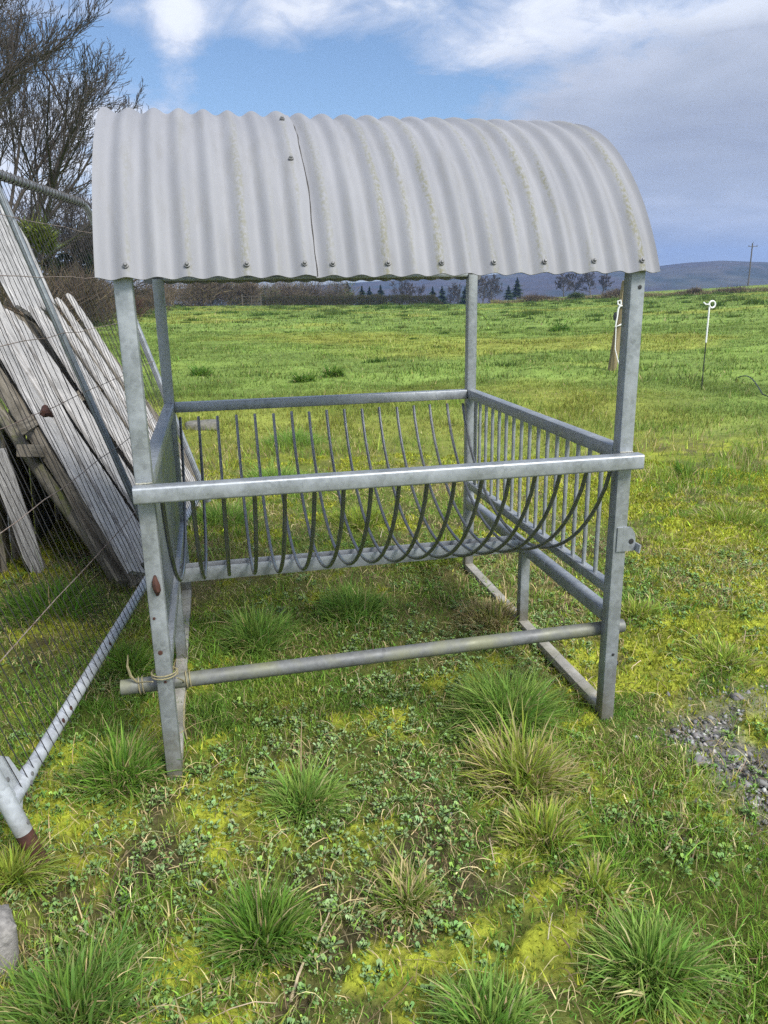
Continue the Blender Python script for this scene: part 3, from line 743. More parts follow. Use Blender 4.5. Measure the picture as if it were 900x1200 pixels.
rs1 = sheet(XL, XS, .0045, 1).build('roof_sheet', M['roof'], feeder, 50)
rs2 = sheet(XS-.075, XR, 0).build('roof_sheet', M['roof'], feeder, 50)
rs1['label'] = 'left roof sheet lapping over the right one'; rs2['label'] = 'right roof sheet with green algae runs'
def roof_pt(x, th, extra=0, lift=0):
    rad = RR+AMP*math.cos(2*math.pi*(x-XL)/PITCH)+lift+extra
    return np.array([x, YM+rad*math.sin(th), Z0-RR*math.cos(TH)+rad*math.cos(th)]), np.array([0, math.sin(th), math.cos(th)])
def roof_bolt(x, th, sheet_o, lift):
    p, nr = roof_pt(x, th, .003, lift); m = MB(); m.tube([p-nr*.004, p+nr*.001, p+nr*.0015], [.0085, .0085, .0065], 12); m.tube([p, p+nr*.005, p+nr*.007], [.0055, .0055, .0035], 6); m.build('bolt', M['bolt'], sheet_o)
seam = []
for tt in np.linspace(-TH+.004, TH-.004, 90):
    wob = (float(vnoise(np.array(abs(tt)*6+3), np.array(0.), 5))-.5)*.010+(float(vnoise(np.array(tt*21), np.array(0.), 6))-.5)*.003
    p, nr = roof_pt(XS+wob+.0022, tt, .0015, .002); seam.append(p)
m = MB(); m.tube(seam, [.0024+.0012*math.sin(i*1.3)*math.sin(i*.37) for i in range(90)], 6); m.build('dark_seam_gap', M['seam'], rs2)  # dark tube stands for the shaded gap and dirt along the lap
def crest(k): return XL+PITCH*k
for k in (1, 3, 5, 7): roof_bolt(crest(k)-(.0 if k else 0), -TH+.035, rs1, .0045+.003)
for k in (8, 10, 12, 14, 16, 18, 20): roof_bolt(crest(k), -TH+.035, rs2, .003)
roof_bolt(crest(7), -.72, rs1, .0045+.003); roof_bolt(crest(7)+.003, -.42, rs1, .0045+.003)
for k in (1, 3, 5, 7): roof_bolt(crest(k), TH-.035, rs1, .0075)
for k in (9, 11, 13, 15, 17, 19): roof_bolt(crest(k), TH-.035, rs2, .003)

# pipe tied across the front legs
pipe = thing('steel_pipe', (W/2, .086, .33), 'long grey steel pipe tied with twine across the front legs of the hay feeder', 'pipe')
m = MB(); PR = .026
pa, pb = np.array([-.150, PW+PR+.002, .318]), np.array([W+.082, PW+PR+.002, .337])
Pp = [pa+(pb-pa)*t for t in np.linspace(0, 1, 9)]
m.tube(Pp, PR, 20, caps=False); m.tube(Pp, PR-.004, 20, caps=False)
# end rings
for e in (0, -1):
    n0 = 20; ring = [Pp[e]+np.array([0, r*math.cos(a), r*math.sin(a)]) for r in (PR, PR-.004) for a in np.linspace(0, 2*math.pi, n0, endpoint=False)]
    m.poly(ring, [(k, (k+1) % n0, n0+(k+1) % n0, n0+k) for k in range(n0)])
po = m.build('tube_body', M['pipe'], pipe)
def loop(c, ax, r1, r2, th, turns=1.0, n=22, seed=0):
    P = []; r = np.random.default_rng(seed)
    for i in range(int(n*turns)+1):
        a = 2*math.pi*i/n; P.append((c[0]+(.012*a/6.28 if ax == 'x' else r1*math.cos(a)), c[1]+(r1*math.cos(a) if ax == 'x' else r2*math.sin(a)), c[2]+(r2*math.sin(a) if ax == 'x' else .010*a/6.28)))
    return P
m = MB(); m.tube(loop((-.095, pa[1], .319), 'x', PR+.003, PR+.003, 0, 2.0), .0024, 6); m.tube(loop((.060, pa[1], .321), 'x', PR+.003, PR+.003, 0, 1.6), .0024, 6)
m.tube(loop((0, yf, .372), 'z', .042, .042, 0, 2.0, seed=2), .0024, 6)
m.tube([(-.092, .06, .340), (-.06, .02, .360), (-.036, -.012, .374)], .0024, 6); m.tube([(.040, .0, .372), (.055, .04, .34), (.062, .085, .292), (.050, .05, .24), (.044, .03, .18), (.05, .035, .12)], .0026, 6)
m.tube([(-.095, .06, .342), (-.112, .055, .37), (-.118, .05, .41), (-.112, .05, .45)], [.003, .005, .004, .001], 6)
m.build('twine', M['twine'], pipe)

# ------------------------------------------------------------------ leaning mesh fence panel
fy = R_(8.3); fd = np.array([math.sin(fy), math.cos(fy), 0]); fn = np.array([-fd[1], fd[0], 0]); fl = R_(17)
fw = math.cos(fl)*np.array([0, 0, 1])+math.sin(fl)*fn; fo = np.cross(fd, fw)          # fo: out of the panel
FT = np.array([-.352, -.372, 0.0]); FT[2] = float(gh(FT[0], FT[1]))+.012
C0 = FT+fw*.225; FL_, FH = 3.56, 2.0
def fp(s, h, o=0): return C0+fd*s+fw*h+fo*o
fence = thing('mesh_fence_panel', FT, 'grey tubular steel fence panel with wire mesh leaning against the weathered planks', 'fence panel')
TR = .0215
m = MB(); m.tube([fp(0, .06), fp(.02, .0), fp(.06, 0)]+[fp(s, 0) for s in np.linspace(.2, FL_-.001, 8)], TR, 16); m.build('bottom_rail', M['tube'], fence)
m = MB(); m.tube([fp(0, -.09), fp(0, .3), fp(0, FH*.6), fp(0, FH-.15)]+[fp(.15-.15*math.cos(a), FH-.15+.15*math.sin(a)) for a in np.linspace(.2, 1.4, 6)]+[fp(s, FH) for s in np.linspace(.16, FL_-.14, 8)]
    +[fp(FL_-.13+.13*math.sin(a), FH-.13+.13*math.cos(a)) for a in np.linspace(.15, 1.45, 6)]+[fp(FL_, FH-.14), fp(FL_, FH*.5), fp(FL_, -.10)], TR, 14)
m.build('outer_frame', M['galv'], fence)
m = MB(); m.tube([fp(2.05, .022), fp(2.05, FH-.022)], .017, 14); m.build('middle_upright', M['tube_dark'], fence)
m = MB(); m.tube([fp(0, -.245), fp(0, -.215), fp(0, -.085)], [.021, .0245, .0245], 14); m.build('rusty_foot', M['rust'], fence)
m = MB(); m.tube([fp(0, -.095), fp(0, -.03), fp(0, .14)], .0252, 16); m.tube([fp(.015, 0), fp(.05, 0), fp(.16, 0)], .0250, 16)
g = [fp(.012, -.05, .012), fp(.10, .012, .012), fp(.085, .10, .012), fp(.012, .16, .012)]; g2 = [p-fo*.020 for p in g]
m.poly(g+g2, [(0, 1, 2, 3), (7, 6, 5, 4), (0, 4, 5, 1), (1, 5, 6, 2), (2, 6, 7, 3), (3, 7, 4, 0)])
cg = m.build('corner_gusset', M['tube'], fence)
spots('rivet', M['bolt'], cg, [(fp(s, h, .013 if s < .04 and h > 0 else .0245), fo, .007, .003) for s, h in ((.028, .12), (.03, .06), (.125, .006), (.10, -.008), (.0, -.07))])
spots('rust_spot', M['rust'], fence, [(fp(s, .006, .0200), fo, .009, .0025) for s in (.42, .50, 1.0)], 8)
m = MB()
ns = int(FL_/.05)
for i in range(1, ns):
    s = i*FL_/ns+rng.normal(0, .003); b_ = rng.normal(0, .010)
    m.tube([fp(s, -.022, .022), fp(s+b_*.5, FH*.25, .016), fp(s+b_, FH*.5, .014+rng.normal(0, .006)), fp(s+b_*.4, FH*.8, .016), fp(s+rng.normal(0, .004), FH+.022, .022)], .0016, 5, caps=False)
for s in np.arange(.03, FL_, .05):   # wire ends wrapped round the top rail
    m.tube([fp(s+.010*(a/6.28), FH+.0235*math.cos(a), .0235*math.sin(a)) for a in np.linspace(0, 6.28, 9)], .0035, 5, caps=False)
m.build('upright_wires', M['wire'], fence)
for i, h in enumerate((.33, .64, .95, 1.24, 1.52, 1.80)):
    m = MB(); sg = -.012 if i else -.02
    m.tube([fp(s, h+sg*math.sin(math.pi*s/FL_)+rng.normal(0, .003), .018) for s in np.linspace(0.0, FL_, 15)], .0019, 5, caps=False); m.build('cross_wire', M['wire_rust'], fence)
m = MB(); c = fp(1.36, .93, .02); m.tube([c, c+fd*.03-fw*.004, c+fd*.05+fw*.015, c+fd*.075-fw*.02, c+fd*.09-fw*.03], [.012, .02, .016, .010, .004], 7); m.build('rusty_hinge', M['rust'], fence)

# ------------------------------------------------------------------ collapsed board structure behind the mesh panel
bl = R_(38); bw = math.cos(bl)*np.array([0, 0, 1])+math.sin(bl)*fn; bo = np.cross(fd, bw); BO = FT+fn*.16
def bp(s, h, o=0): return BO+fd*s+bw*h+bo*o
def on_plane(u, v, o=0):
    r = ray(u, v); q = BO+bo*o; t = np.dot(q-CAM, bo)/np.dot(r, bo); p = CAM+r*t; return np.dot(p-BO, fd), np.dot(p-BO, bw)
def board(mb, s0, h0, s1, h1, width, th, o=0., taper=1.0, n=7, tip=True, sd=0):
    """a board from (s0,h0) to (s1,h1) in the plane of the cover; width across, uneven edges"""
    r = np.random.default_rng(sd); P0 = bp(s0, h0, o); P1 = bp(s1, h1, o); ax = (P1-P0); Ln = np.linalg.norm(ax); ax = ax/Ln; sd_ = np.cross(bo, ax)
    pts = []; prof = []
    for i in range(n):
        t = i/(n-1); wl = width*(1+(taper-1)*t)*.5*(1+r.normal(0, .035)); wr = width*(1+(taper-1)*t)*.5*(1+r.normal(0, .035))
        if tip and i == n-1: wl *= .55; wr *= .62
        pts.append((P0+ax*Ln*t+bo*r.normal(0, .004), sd_, bo)); prof.append([(-wl, -th/2), (wr, -th/2), (wr, th/2*.6), (wr*.9, th/2), (-wl*.9, th/2), (-wl, th/2*.6)])
    b0 = len(mb.uv); mb.sweep(pts, lambda i: prof[i]); off = r.uniform(0, 40)
    mb.uv[b0:] = [(a+off, c+off*3) for a, c in mb.uv[b0:]]
cover = thing('picket_panel', bp(2.9, .0), 'fallen panel of narrow whitewashed pickets with dark gaps lying at a slant behind the mesh', 'fence panel')
# picture guides give where each picket's ends lie on that plane: (top u,v) -> (bottom u,v)
PK = [((-60,300),(160,672)),((-62,262),(172,664)),((-6,372),(182,656)),((10,366),(196,648)),((24,376),(206,640)),((36,362),(214,626)),((46,364),(222,618)),((57,355),(228,606)),((69,351),(233,596)),((80,347),(238,586))]
PK = PK
prev = None
for i, (tp, bt) in enumerate(PK):
    s1, h1 = on_plane(*tp); s0, h0 = on_plane(*bt)
    mb = MB(); board(mb, s0, max(h0, .0), s1, h1, (.150 if i < 3 else .140) if i < 8 else .120, .026, 0.0+.008*(i % 2), .92, sd=i+3); mb.build('picket', M['plank'], cover)
for i in range(9):
    mb = MB(); board(mb, 2.30+i*.30, .06, 3.55+i*.22, 1.95-.035*i, .34, .02, -.10, 1, tip=False, sd=70+i); mb.build('gap_shade_board', M['timber'], cover)  # dark boards added so the gaps between pickets read as shade
for h in (1.12,):
    mb = MB(); board(mb, 2.55, h, 4.6, h+.05, .08, .04, -.045, 1, tip=False, sd=50+int(h*10)); mb.build('cross_rail', M['timber'], cover)

boards_info = [((-95,120),(40,372),'broad flaking white board sloping up from behind the pickets'),((-75,130),(52,362),'flaking white board with a knotty broken end'),((-10,205),(60,352),'narrowest flaking board at the upper right of the heap'),]
for i, (tp, bt, lab) in enumerate(boards_info):
    s1, h1 = on_plane(*tp, -.05); s0, h0 = on_plane(*bt, -.05)
    mb = MB(); board(mb, s0, h0, s1, h1, (.34, .30, .17)[i], .03, -.055-.006*i, 1.0, sd=20+i, n=9)
    o = mb.build('board', M['plank_rough'], loc=bp(s0, h0, -.05)); tag(o, lab, 'board', 'loose boards of the leaning heap')
# timbers along the near edge of the heap, and the boards standing under it
def pt_on(u, v, o):
    s, h = on_plane(u, v, o); return bp(s, h, o)
mb = MB(); a, b = pt_on(-70, 345, -.075), pt_on(163, 686, -.075); ax = b-a
mb.beam(a, b, .085, .075, bo, .008); o = mb.build('timber', M['timber'], loc=b); tag(o, 'square grey timber along the lower edge of the whitewashed pickets', 'timber', 'timbers of the leaning heap')
mb = MB(); a, b = pt_on(-70, 385, -.17), pt_on(152, 699, -.17)
fr = [a+(b-a)*t+np.array([rng.normal(0, .004), 0, rng.normal(0, .004)]) for t in np.linspace(0, 1, 9)]
mb.tube(fr, [.040+.003*math.sin(i*1.7) for i in range(9)], 12); o = mb.build('pole', M['timber_moss'], loc=b); tag(o, 'round mossy pole slanting down below the square timber of the heap', 'pole')
mb = MB(); mb.beam(pt_on(28, 528, -.10), pt_on(56, 530, -.10), .09, .07, (0, 0, 1), .006); o = mb.build('timber', M['timber'], loc=pt_on(56, 530, -.10)); tag(o, 'short sawn timber end poking out between the square timber and the mossy pole', 'timber', 'timbers of the leaning heap')
def stand(u, v, top, w, th, lab, mat, rot, sd, lean=(0, 0)):
    g = ground_at(u, v); r = np.random.default_rng(sd); side = np.array([math.cos(rot), math.sin(rot), 0]); nn = np.array([-side[1], side[0], 0]); pts = []; pr = []
    for i in range(7):
        t = i/6; wl, wr = w*.5*(1+r.normal(0, .07)), w*.5*(1+r.normal(0, .07))
        if i == 0: wl *= .6; wr *= .8
        pts.append((g+np.array([lean[0]*t, lean[1]*t, -.02+top*t]), side, nn)); pr.append([(-wl, -th/2), (wr, -th/2), (wr, th/2), (-wl, th/2)])
    mb = MB(); mb.sweep(pts, lambda i: pr[i]); mb.uv = [(a+sd, b) for a, b in mb.uv]
    o = mb.build('board', mat, loc=g); tag(o, lab, 'board', 'boards standing under the heap'); return o
stand(46, 672, .78, .10, .03, 'pale board with a broken foot standing under the mossy pole', M['plank_rough'], .1, 1, (-.13, .0))
stand(24, 640, .95, .13, .03, 'wider pale board standing left of the one with the broken foot', M['plank_rough'], .0, 2, (-.12, .05))
stand(2, 672, .80, .09, .04, 'dark mossy board standing at the left edge under the heap', M['timber_moss'], .2, 3, (-.05, .05))
wall = thing('added_dark_wall', BO+fn*.98+fd*2.4, 'added plank wall closing in the darkness behind the leaning boards', 'plank wall')  # unseen wall added to keep the space under the boards dark
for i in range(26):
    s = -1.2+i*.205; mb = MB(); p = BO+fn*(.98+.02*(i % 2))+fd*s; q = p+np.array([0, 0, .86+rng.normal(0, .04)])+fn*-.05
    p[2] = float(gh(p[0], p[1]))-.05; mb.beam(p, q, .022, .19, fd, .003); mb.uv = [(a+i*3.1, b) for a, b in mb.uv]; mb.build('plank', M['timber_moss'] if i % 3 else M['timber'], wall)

# concrete block and flat stone
def rock(name, c, sx, sy, sz, mat, label, cat, sd, rough=.10):
    import bmesh
    bm = bmesh.new(); bmesh.ops.create_cube(bm, size=2); bmesh.ops.subdivide_edges(bm, edges=bm.edges[:], cuts=7, use_grid_fill=True)
    r = np.random.default_rng(sd); ph = r.uniform(0, 50, 3)
    for v_ in bm.verts:
        p = np.array(v_.co); q = np.sign(p)*np.abs(p)**1.0; ln = np.linalg.norm(p); q = p/max(1e-6, (np.abs(p)**5).sum()**.2)
        nse = float(fbm(np.array(p[0]*1.7+ph[0]+p[2]), np.array(p[1]*1.7+ph[1]-p[2]*.7), sd, 4))-.5
        q = q*(1+rough*2*nse); v_.co = (q[0]*sx, q[1]*sy, q[2]*sz)
    me = bpy.data.meshes.new(name); bm.to_mesh(me); bm.free(); me.shade_smooth(); me.materials.append(mat)
    o = bpy.data.objects.new(name, me); COL.objects.link(o); o.location = [float(k) for k in c]; tag(o, label, cat); return o
c = ground_at(-4, 1128); o = rock('concrete_block', c+np.array([0, 0, .055]), .055, .06, .085, M['concrete'], 'rough grey concrete block at the left edge above the long grass clump', 'concrete block', 4, .22); o.rotation_euler = (0, .08, .4)
c = ground_at(237, 502); o = rock('flat_stone', c+np.array([0, 0, .03]), .20, .14, .06, M['stone'], 'flat grey stone lying in the grass behind the left rack bars', 'stone', 5)
# sticks on the ground
def stick(pts, r, label):
    P = [ground_at(u, v)+np.array([0, 0, .012+.006*(i % 2)]) for i, (u, v) in enumerate(pts)]
    Q = []
    for i in range(len(P)-1):
        for t in np.linspace(0, 1, 4, endpoint=False): Q.append(P[i]*(1-t)+P[i+1]*t+rng.normal(0, .002, 3))
    Q.append(P[-1]); mb = MB(); n = len(Q); mb.tube(Q, [r*(1-.6*i/n) for i in range(n)], 6)
    k = n//2; d = (Q[k]-Q[k-1]); mb.tube([Q[k], Q[k]+np.array([d[1], -d[0], .01])*1.1, Q[k]+np.array([d[1], -d[0], .01])*1.8+d], [r*.6, r*.4, r*.2], 5)
    o = mb.build('stick', M['stick'], loc=P[0]); tag(o, label, 'stick', 'dead sticks on the turf')
stick([(340,1178),(352,1145),(368,1112),(386,1076)], .0042, 'longest pale dead stick beside the dark spiky tussock')
stick([(85,1086),(100,1098),(119,1113)], .0042, 'short thick pale stick near the concrete block')
stick([(116,1083),(150,1066),(191,1046)], .0028, 'thin dead stick right of the short thick one near the fence foot')
stick([(240,1174),(262,1158),(284,1144)], .003, 'small dead stick beside the bottom left grass clump')
stick([(655,870),(667,895),(690,930),(694,958)], .003, 'curved dead stalk between the feeder front right foot and the gravel')
stick([(778,1000),(796,975),(806,955)], .003, 'straight dead stalk at the lower edge of the gravel')

# ------------------------------------------------------------------ stakes and posts in the field
g = ground_at(822, 456); dist = np.hypot(*(g[:2]-CAM[:2])); Hs = 88*dist/860
st = thing('pigtail_stake', g, 'white topped pigtail fence stake standing alone in the grass on the right', 'fence stake')
m = MB(); m.tube([g, g+np.array([0, 0, Hs*.53])], .008, 8); m.build('steel_shaft', M['black'], st)
tp = g+np.array([0, 0, Hs*.53]); lp = [tp, tp+np.array([0, 0, Hs*.40])]
cx = tp+np.array([.045, 0, Hs*.42])
lp += [cx+np.array([.05*math.cos(a), .012*a/6, .05*math.sin(a)]) for a in np.linspace(math.pi, -1.0*math.pi, 13)]+[cx+np.array([-.09, .03, .0]), cx+np.array([-.125, .03, .03])]
m = MB(); m.tube(lp, .0125, 8); m.build('pigtail', M['white_plastic'], st)
g = ground_at(717, 434); dist = np.hypot(*(g[:2]-CAM[:2])); k = dist/880
wp = thing('wooden_post', g, 'leaning wooden fence post tied with white rope behind the front right feeder post', 'post')
tp = g+_R2*9*k+np.array([0, 0, 92*k]); ax = tp-g
m = MB(); m.tube([g-ax*.02, g+ax*.3, g+ax*.7, tp, tp+ax*.006], [4.6*k, 4.5*k, 4.3*k, 4.2*k, 3.0*k], 10); m.build('shaft', M['post_wood'], wp)
fb = np.array([-_F[0], -_F[1], 0]); fb /= np.linalg.norm(fb)
def wq(t, du, df=5): return g+ax*t+_R2*du*k+fb*df*k
m = MB(); m.tube([wq(.74, 5, 2), wq(.73, 2), wq(.73, -3), wq(.75, -6, 4), wq(.78, -6.5, 4), wq(.79, -4, 5), wq(.76, -3, 5), wq(.70, -5, 5), wq(.60, -5, 5), wq(.50, -5, 5), wq(.52, 0), wq(.54, 5, 2)], .95*k, 7); m.build('rope', M['rope'], wp)
m = MB(); m.tube([wq(.57, -6.5, 4), wq(.62, -7, 4), wq(.66, -6.5, 4)], [1.6*k, 2.2*k, 1.4*k], 8); m.build('insulator', M['black'], wp)
m = MB(); q = ground_at(727, 434); m.tube([q, wq(.25, -2, 6), wq(.5, -4.5, 5)], .5*k, 5); m.build('loose_end', M['rope'], wp)
g = ground_at(170, 476); dist = np.hypot(*(g[:2]-CAM[:2]))
m = MB(); Hs = 92*dist/880; m.tube([g, g+np.array([0, 0, Hs])], .011, 8); m.tube([g+np.array([-.0, 0, Hs*.8]), g+np.array([0, 0, Hs*.97]), g+np.array([0, 0, Hs*1.01])], [.016, .022, .012], 8)
o = m.build('steel_stake', M['black'], loc=g); tag(o, 'thin dark stake standing in the field between the mesh panel and the rear left post', 'fence stake')
a, b = ground_at(864, 446), ground_at(893, 466)
m = MB(); m.tube([a+(b-a)*t+np.array([0, 0, .05+.12*math.sin(math.pi*t)]) for t in np.linspace(0, 1, 12)]+[b+np.array([.1, -.2, -.02])], .008, 7)
o = m.build('hose', M['black'], loc=a); tag(o, 'black hose end arching out of the grass at the right edge', 'hose')

# ------------------------------------------------------------------ trees, hedges, shrubs
class TubeSet:
    """many thin tapering branches at once: polylines with the same point count are swept together"""
    def __init__(s): s.g = {}
    def tube(s, P, rad, n, caps=False): s.g.setdefault((len(P), n), []).append((P, rad))
    def build(s, name, mat, parent):
        Vs, Qs, b = [], [], 0
        for (m, n), lst in s.g.items():
            P = np.array([a for a, _ in lst], float); r = np.array([q for _, q in lst], float); k = len(lst)
            t = np.empty_like(P); t[:, 1:-1] = P[:, 2:]-P[:, :-2]; t[:, 0] = P[:, 1]-P[:, 0]; t[:, -1] = P[:, -1]-P[:, -2]
            t /= np.linalg.norm(t, axis=2, keepdims=True)+1e-12
            h = np.where(np.abs(t[:, :1, 2:]) > .9, np.array([1., 0, 0]), np.array([0, 0, 1.])); h = np.broadcast_to(h, t.shape)
            u = np.cross(t, h); u /= np.linalg.norm(u, axis=2, keepdims=True)+1e-12; w = np.cross(u, t)
            a = np.arange(n)*2*np.pi/n
            V = P[:, :, None]+(u[:, :, None]*np.cos(a)[None, None, :, None]+w[:, :, None]*np.sin(a)[None, None, :, None])*r[:, :, None, None]
            i = np.arange(k)[:, None, None]*m*n+np.arange(m-1)[None, :, None]*n; j = np.arange(n)[None, None]; j2 = (j+1) % n
            Qs.append(np.stack([i+j, i+j2, i+n+j2, i+n+j], -1).reshape(-1, 4)+b); Vs.append(V.reshape(-1, 3)); b += k*m*n
        return np_mesh(name, np.concatenate(Vs), None, np.concatenate(Qs), None, mat, parent, smooth=True)
def branchy(mb_t, mb_c, base, height, seed, r0, lean=(0, 0), levels=5, spread=.55, first=.28, kids=(9, 7, 6, 5), upw=.25, bias=None, thin=1.0, minr=.003, limb=.62, ratio=.56):
    r = random.Random(seed)
    def grow(p, d, ln, rad, lev):
        n = 6 if lev == 0 else (5 if lev < 3 else 4); P = [p]; dd = d.copy(); q = p.copy()
        for i in range(n-1):
            dd = dd+Vector((r.gauss(0, .10), r.gauss(0, .10), r.gauss(0, .06)+upw*.16*(lev > 0)))
            if bias is not None and lev > 0: dd += bias*.03
            dd.normalize(); q = q+dd*(ln/(n-1)); P.append(q.copy())
        rr = [max(minr, rad*(1-(.72 if lev else .6)*i/(n-1))) for i in range(n)]
        (mb_t if lev == 0 else mb_c).tube([tuple(x) for x in P], rr, 8 if lev == 0 else (5 if lev == 1 else 3), caps=False)
        if lev >= levels: return
        kn = kids[min(lev, len(kids)-1)]
        for k in range(kn):
            t = (first if lev == 0 else .22)+(1-(first if lev == 0 else .22))*(k+r.random()*.8)/kn; t = min(t, .99)
            f = t*(n-1); i = int(f); pp = P[i].lerp(P[min(i+1, n-1)], f-i); td = (P[min(i+1, n-1)]-P[i]).normalized()
            az = r.uniform(0, 6.283); o = td.orthogonal().normalized(); o.rotate(__import__('mathutils').Quaternion(td, az))
            ang = r.gauss(spread, .16)*(1.25 if lev == 0 else 1); nd = (td*math.cos(ang)+o*math.sin(ang)).normalized()
            l2 = ln*(limb if lev == 0 else ratio)*(1-.40*t)*r.uniform(.75, 1.2); grow(pp, nd, l2, max(minr, rr[i]*.55*thin), lev+1)
    grow(Vector([float(c) for c in base]), Vector((lean[0], lean[1], 1)).normalized(), height, r0, 0)
def bare_tree(p, height, seed, r0, label, group='bare trees on the field edge', name='bare_tree', **kw):
    t = thing(name, p, label, 'tree', group); a, b = TubeSet(), TubeSet(); branchy(a, b, p-np.array([0, 0, .1]), height, seed, r0, **kw)
    a.build('trunk', M['bark'], t); b.build('crown', M['twig'], t); return t
def sticks_cloud(c, rx, ry, h, n, cols, ln, w, seed, lumps=5, name=None, updir=.8, base=0.0, leafy=False):
    r = np.random.default_rng(seed)
    lc = np.stack([r.uniform(-.75, .75, lumps)*rx, r.uniform(-.75, .75, lumps)*ry, r.uniform(.25, .62, lumps)*h], -1); lr = r.uniform(.35, .6, lumps)
    k = r.integers(0, lumps, n); u = r.normal(0, 1, (n, 3)); u /= np.linalg.norm(u, axis=1, keepdims=True)
    q = lc[k]+u*(r.random((n, 1))**.45)*lr[k][:, None]*np.array([rx, ry, h*.75]); q[:, 2] = np.abs(q[:, 2])*(1-base)+base*h
    d = u+r.normal(0, .7, (n, 3)); d[:, 2] = np.abs(d[:, 2])*updir+updir*.5; d /= np.linalg.norm(d, axis=1, keepdims=True)
    P = q+np.array(c); P[:, 2] += -.1*h
    sd = np.cross(d, r.normal(0, 1, (n, 3))); sd /= np.linalg.norm(sd, axis=1, keepdims=True)
    l_ = (ln*np.exp(r.normal(0, .35, n)))[:, None]; w_ = (w*np.exp(r.normal(0, .3, n)))[:, None]
    if leafy:
        V = np.stack([P, P+d*l_*.5+sd*w_*.5, P+d*l_, P+d*l_*.5-sd*w_*.5], 1).reshape(-1, 3); F = np.arange(n)[:, None]*4+np.array([[0, 1, 2, 3]]); m = 4
    else:
        V = np.stack([P-sd*w_*.5, P+sd*w_*.5, P+d*l_], 1).reshape(-1, 3); F = np.arange(n)[:, None]*3+np.array([[0, 1, 2]]); m = 3
    ci = r.integers(0, len(cols), n); cc = np.array(cols)[ci]*np.exp(r.normal(0, .22, (n, 1))); tone = (.8+.4*r.random(lumps))[k][:, None]
    return V, F, np.repeat(np.clip(cc*tone, 0, .8), m, 0), m
BRN = [(.125,.095,.072), (.16,.125,.09), (.095,.072,.055), (.14,.115,.06)]
DRK = [(.055,.045,.034), (.075,.058,.042), (.05,.055,.03)]
EVG = [(.025,.045,.018), (.035,.06,.022), (.05,.075,.03)]
GRN = [(.05,.085,.028), (.075,.11,.035), (.10,.12,.05)]
def scrub(p, rx, ry, h, n, cols, ln, w, seed, label, cat='shrub', group='shrubs along the far field edge', name='shrub', lumps=6, leafy=False):
    V, F, Cc, m = sticks_cloud(p, rx, ry, h, n, cols, ln, w, seed, lumps, leafy=leafy)
    o = np_mesh(name, V, None if m == 4 else F, F if m == 4 else None, Cc, M['scrub'], loc=p); tag(o, label, cat, group); return o

# near left: big bare tree, twiggy thorns and ivy clad trunk, thicket below
bare_tree(on_ground(-178, 24), 4.4, 12, .34, 'large bare grey tree spreading in from the left edge of the picture', levels=5, kids=(13, 11, 9, 6, 4), spread=.47, first=.22, upw=.62, bias=Vector((.16, -.1, .55)), thin=.95, minr=.0055, limb=2.25, ratio=.58)
bare_tree(on_ground(-8, 27), 3.9, 23, .22, 'bare tree with dense fine twigs behind the big one near the roof left end', levels=5, kids=(10, 9, 7, 5, 3), spread=.50, first=.22, upw=.5, minr=.006, limb=2.1, ratio=.60)
bare_tree(on_ground(92, 38), 3.2, 29, .2, 'dark twiggy thorn tree half hidden by the left end of the roof', levels=5, kids=(10, 9, 7, 5, 3), spread=.7, first=.12, upw=.25, minr=.008, limb=1.55, ratio=.58)
p = on_ground(84, 37); iv = thing('ivy_clad_tree', p, 'ivy clad dark tree stump standing in the thicket left of the roof', 'tree')
m = MB(); m.tube([p-np.array([0, 0, .2]), p+np.array([0, 0, 1.2]), p+np.array([.2, 0, 3.0])], [.45, .36, .22], 10); m.build('trunk', M['bark'], iv)
V, F, Cc, mm = sticks_cloud(p+np.array([0, 0, .6]), .9, .8, 3.6, 4200, EVG, .16, .12, 44, 7, leafy=True); np_mesh('ivy', V, None, F, Cc, M['scrub'], parent=iv)
p = on_ground(110, 40); V, F, Cc, mm = sticks_cloud(p+np.array([0, 0, 2.6]), 2.3, 1.5, 3.2, 6000, [(.05,.055,.028), (.07,.07,.035), (.06,.05,.035)], .35, .03, 45, 9)
o = np_mesh('holly_bush', V, F, None, Cc, M['scrub'], loc=p); tag(o, 'dark olive bush among the twigs beside the left end of the roof', 'bush')
p = on_ground(22, 13.5)
V, F, Cc, mm = sticks_cloud(at_dist(27, 268, 14)-np.array([0, 0, .35]), .42, .3, .55, 1400, [(.09,.12,.02), (.13,.15,.03), (.06,.09,.02)], .14, .02, 46, 6)
V2, F2, C2, _ = sticks_cloud(p, .6, .5, 2.4, 1600, BRN, .5, .012, 47, 5)
o = np_mesh('gorse_bush', np.concatenate([V, V2]), np.concatenate([F, F2+len(V)]), None, np.concatenate([Cc, C2]), M['scrub'], loc=p); tag(o, 'yellow green tufted bush rising just behind the flaking boards', 'bush')
for i, (u, Dm, rx, h, n, cols, lab) in enumerate([
    (-40, 30, 2.6, 2.6, 5000, DRK, 'dark bramble thicket at the left edge behind the leaning boards'),
    (30, 34, 2.6, 2.9, 6000, BRN, 'brown bramble thicket under the bare tree with dense fine twigs'),
    (75, 46, 2.6, 3.3, 6000, DRK+BRN, 'dark brown thicket at the foot of the ivy clad tree'),
    (110, 50, 2.4, 3.3, 6000, [(.10,.055,.042), (.12,.075,.055), (.07,.05,.04)], 'reddish brown thicket directly left of the front left feeder post'),
    (152, 60, 2.6, 3.2, 5000, BRN, 'brown scrub showing between the two left feeder posts'),
    (192, 84, 3.0, 3.9, 4500, BRN+DRK, 'brown scrub just right of the rear left feeder post')]):
    scrub(on_ground(u, Dm), rx, 1.6, h, n, cols, .55, .022, 60+i, lab, 'thicket', 'thickets on the left field edge', 'thicket', 8)
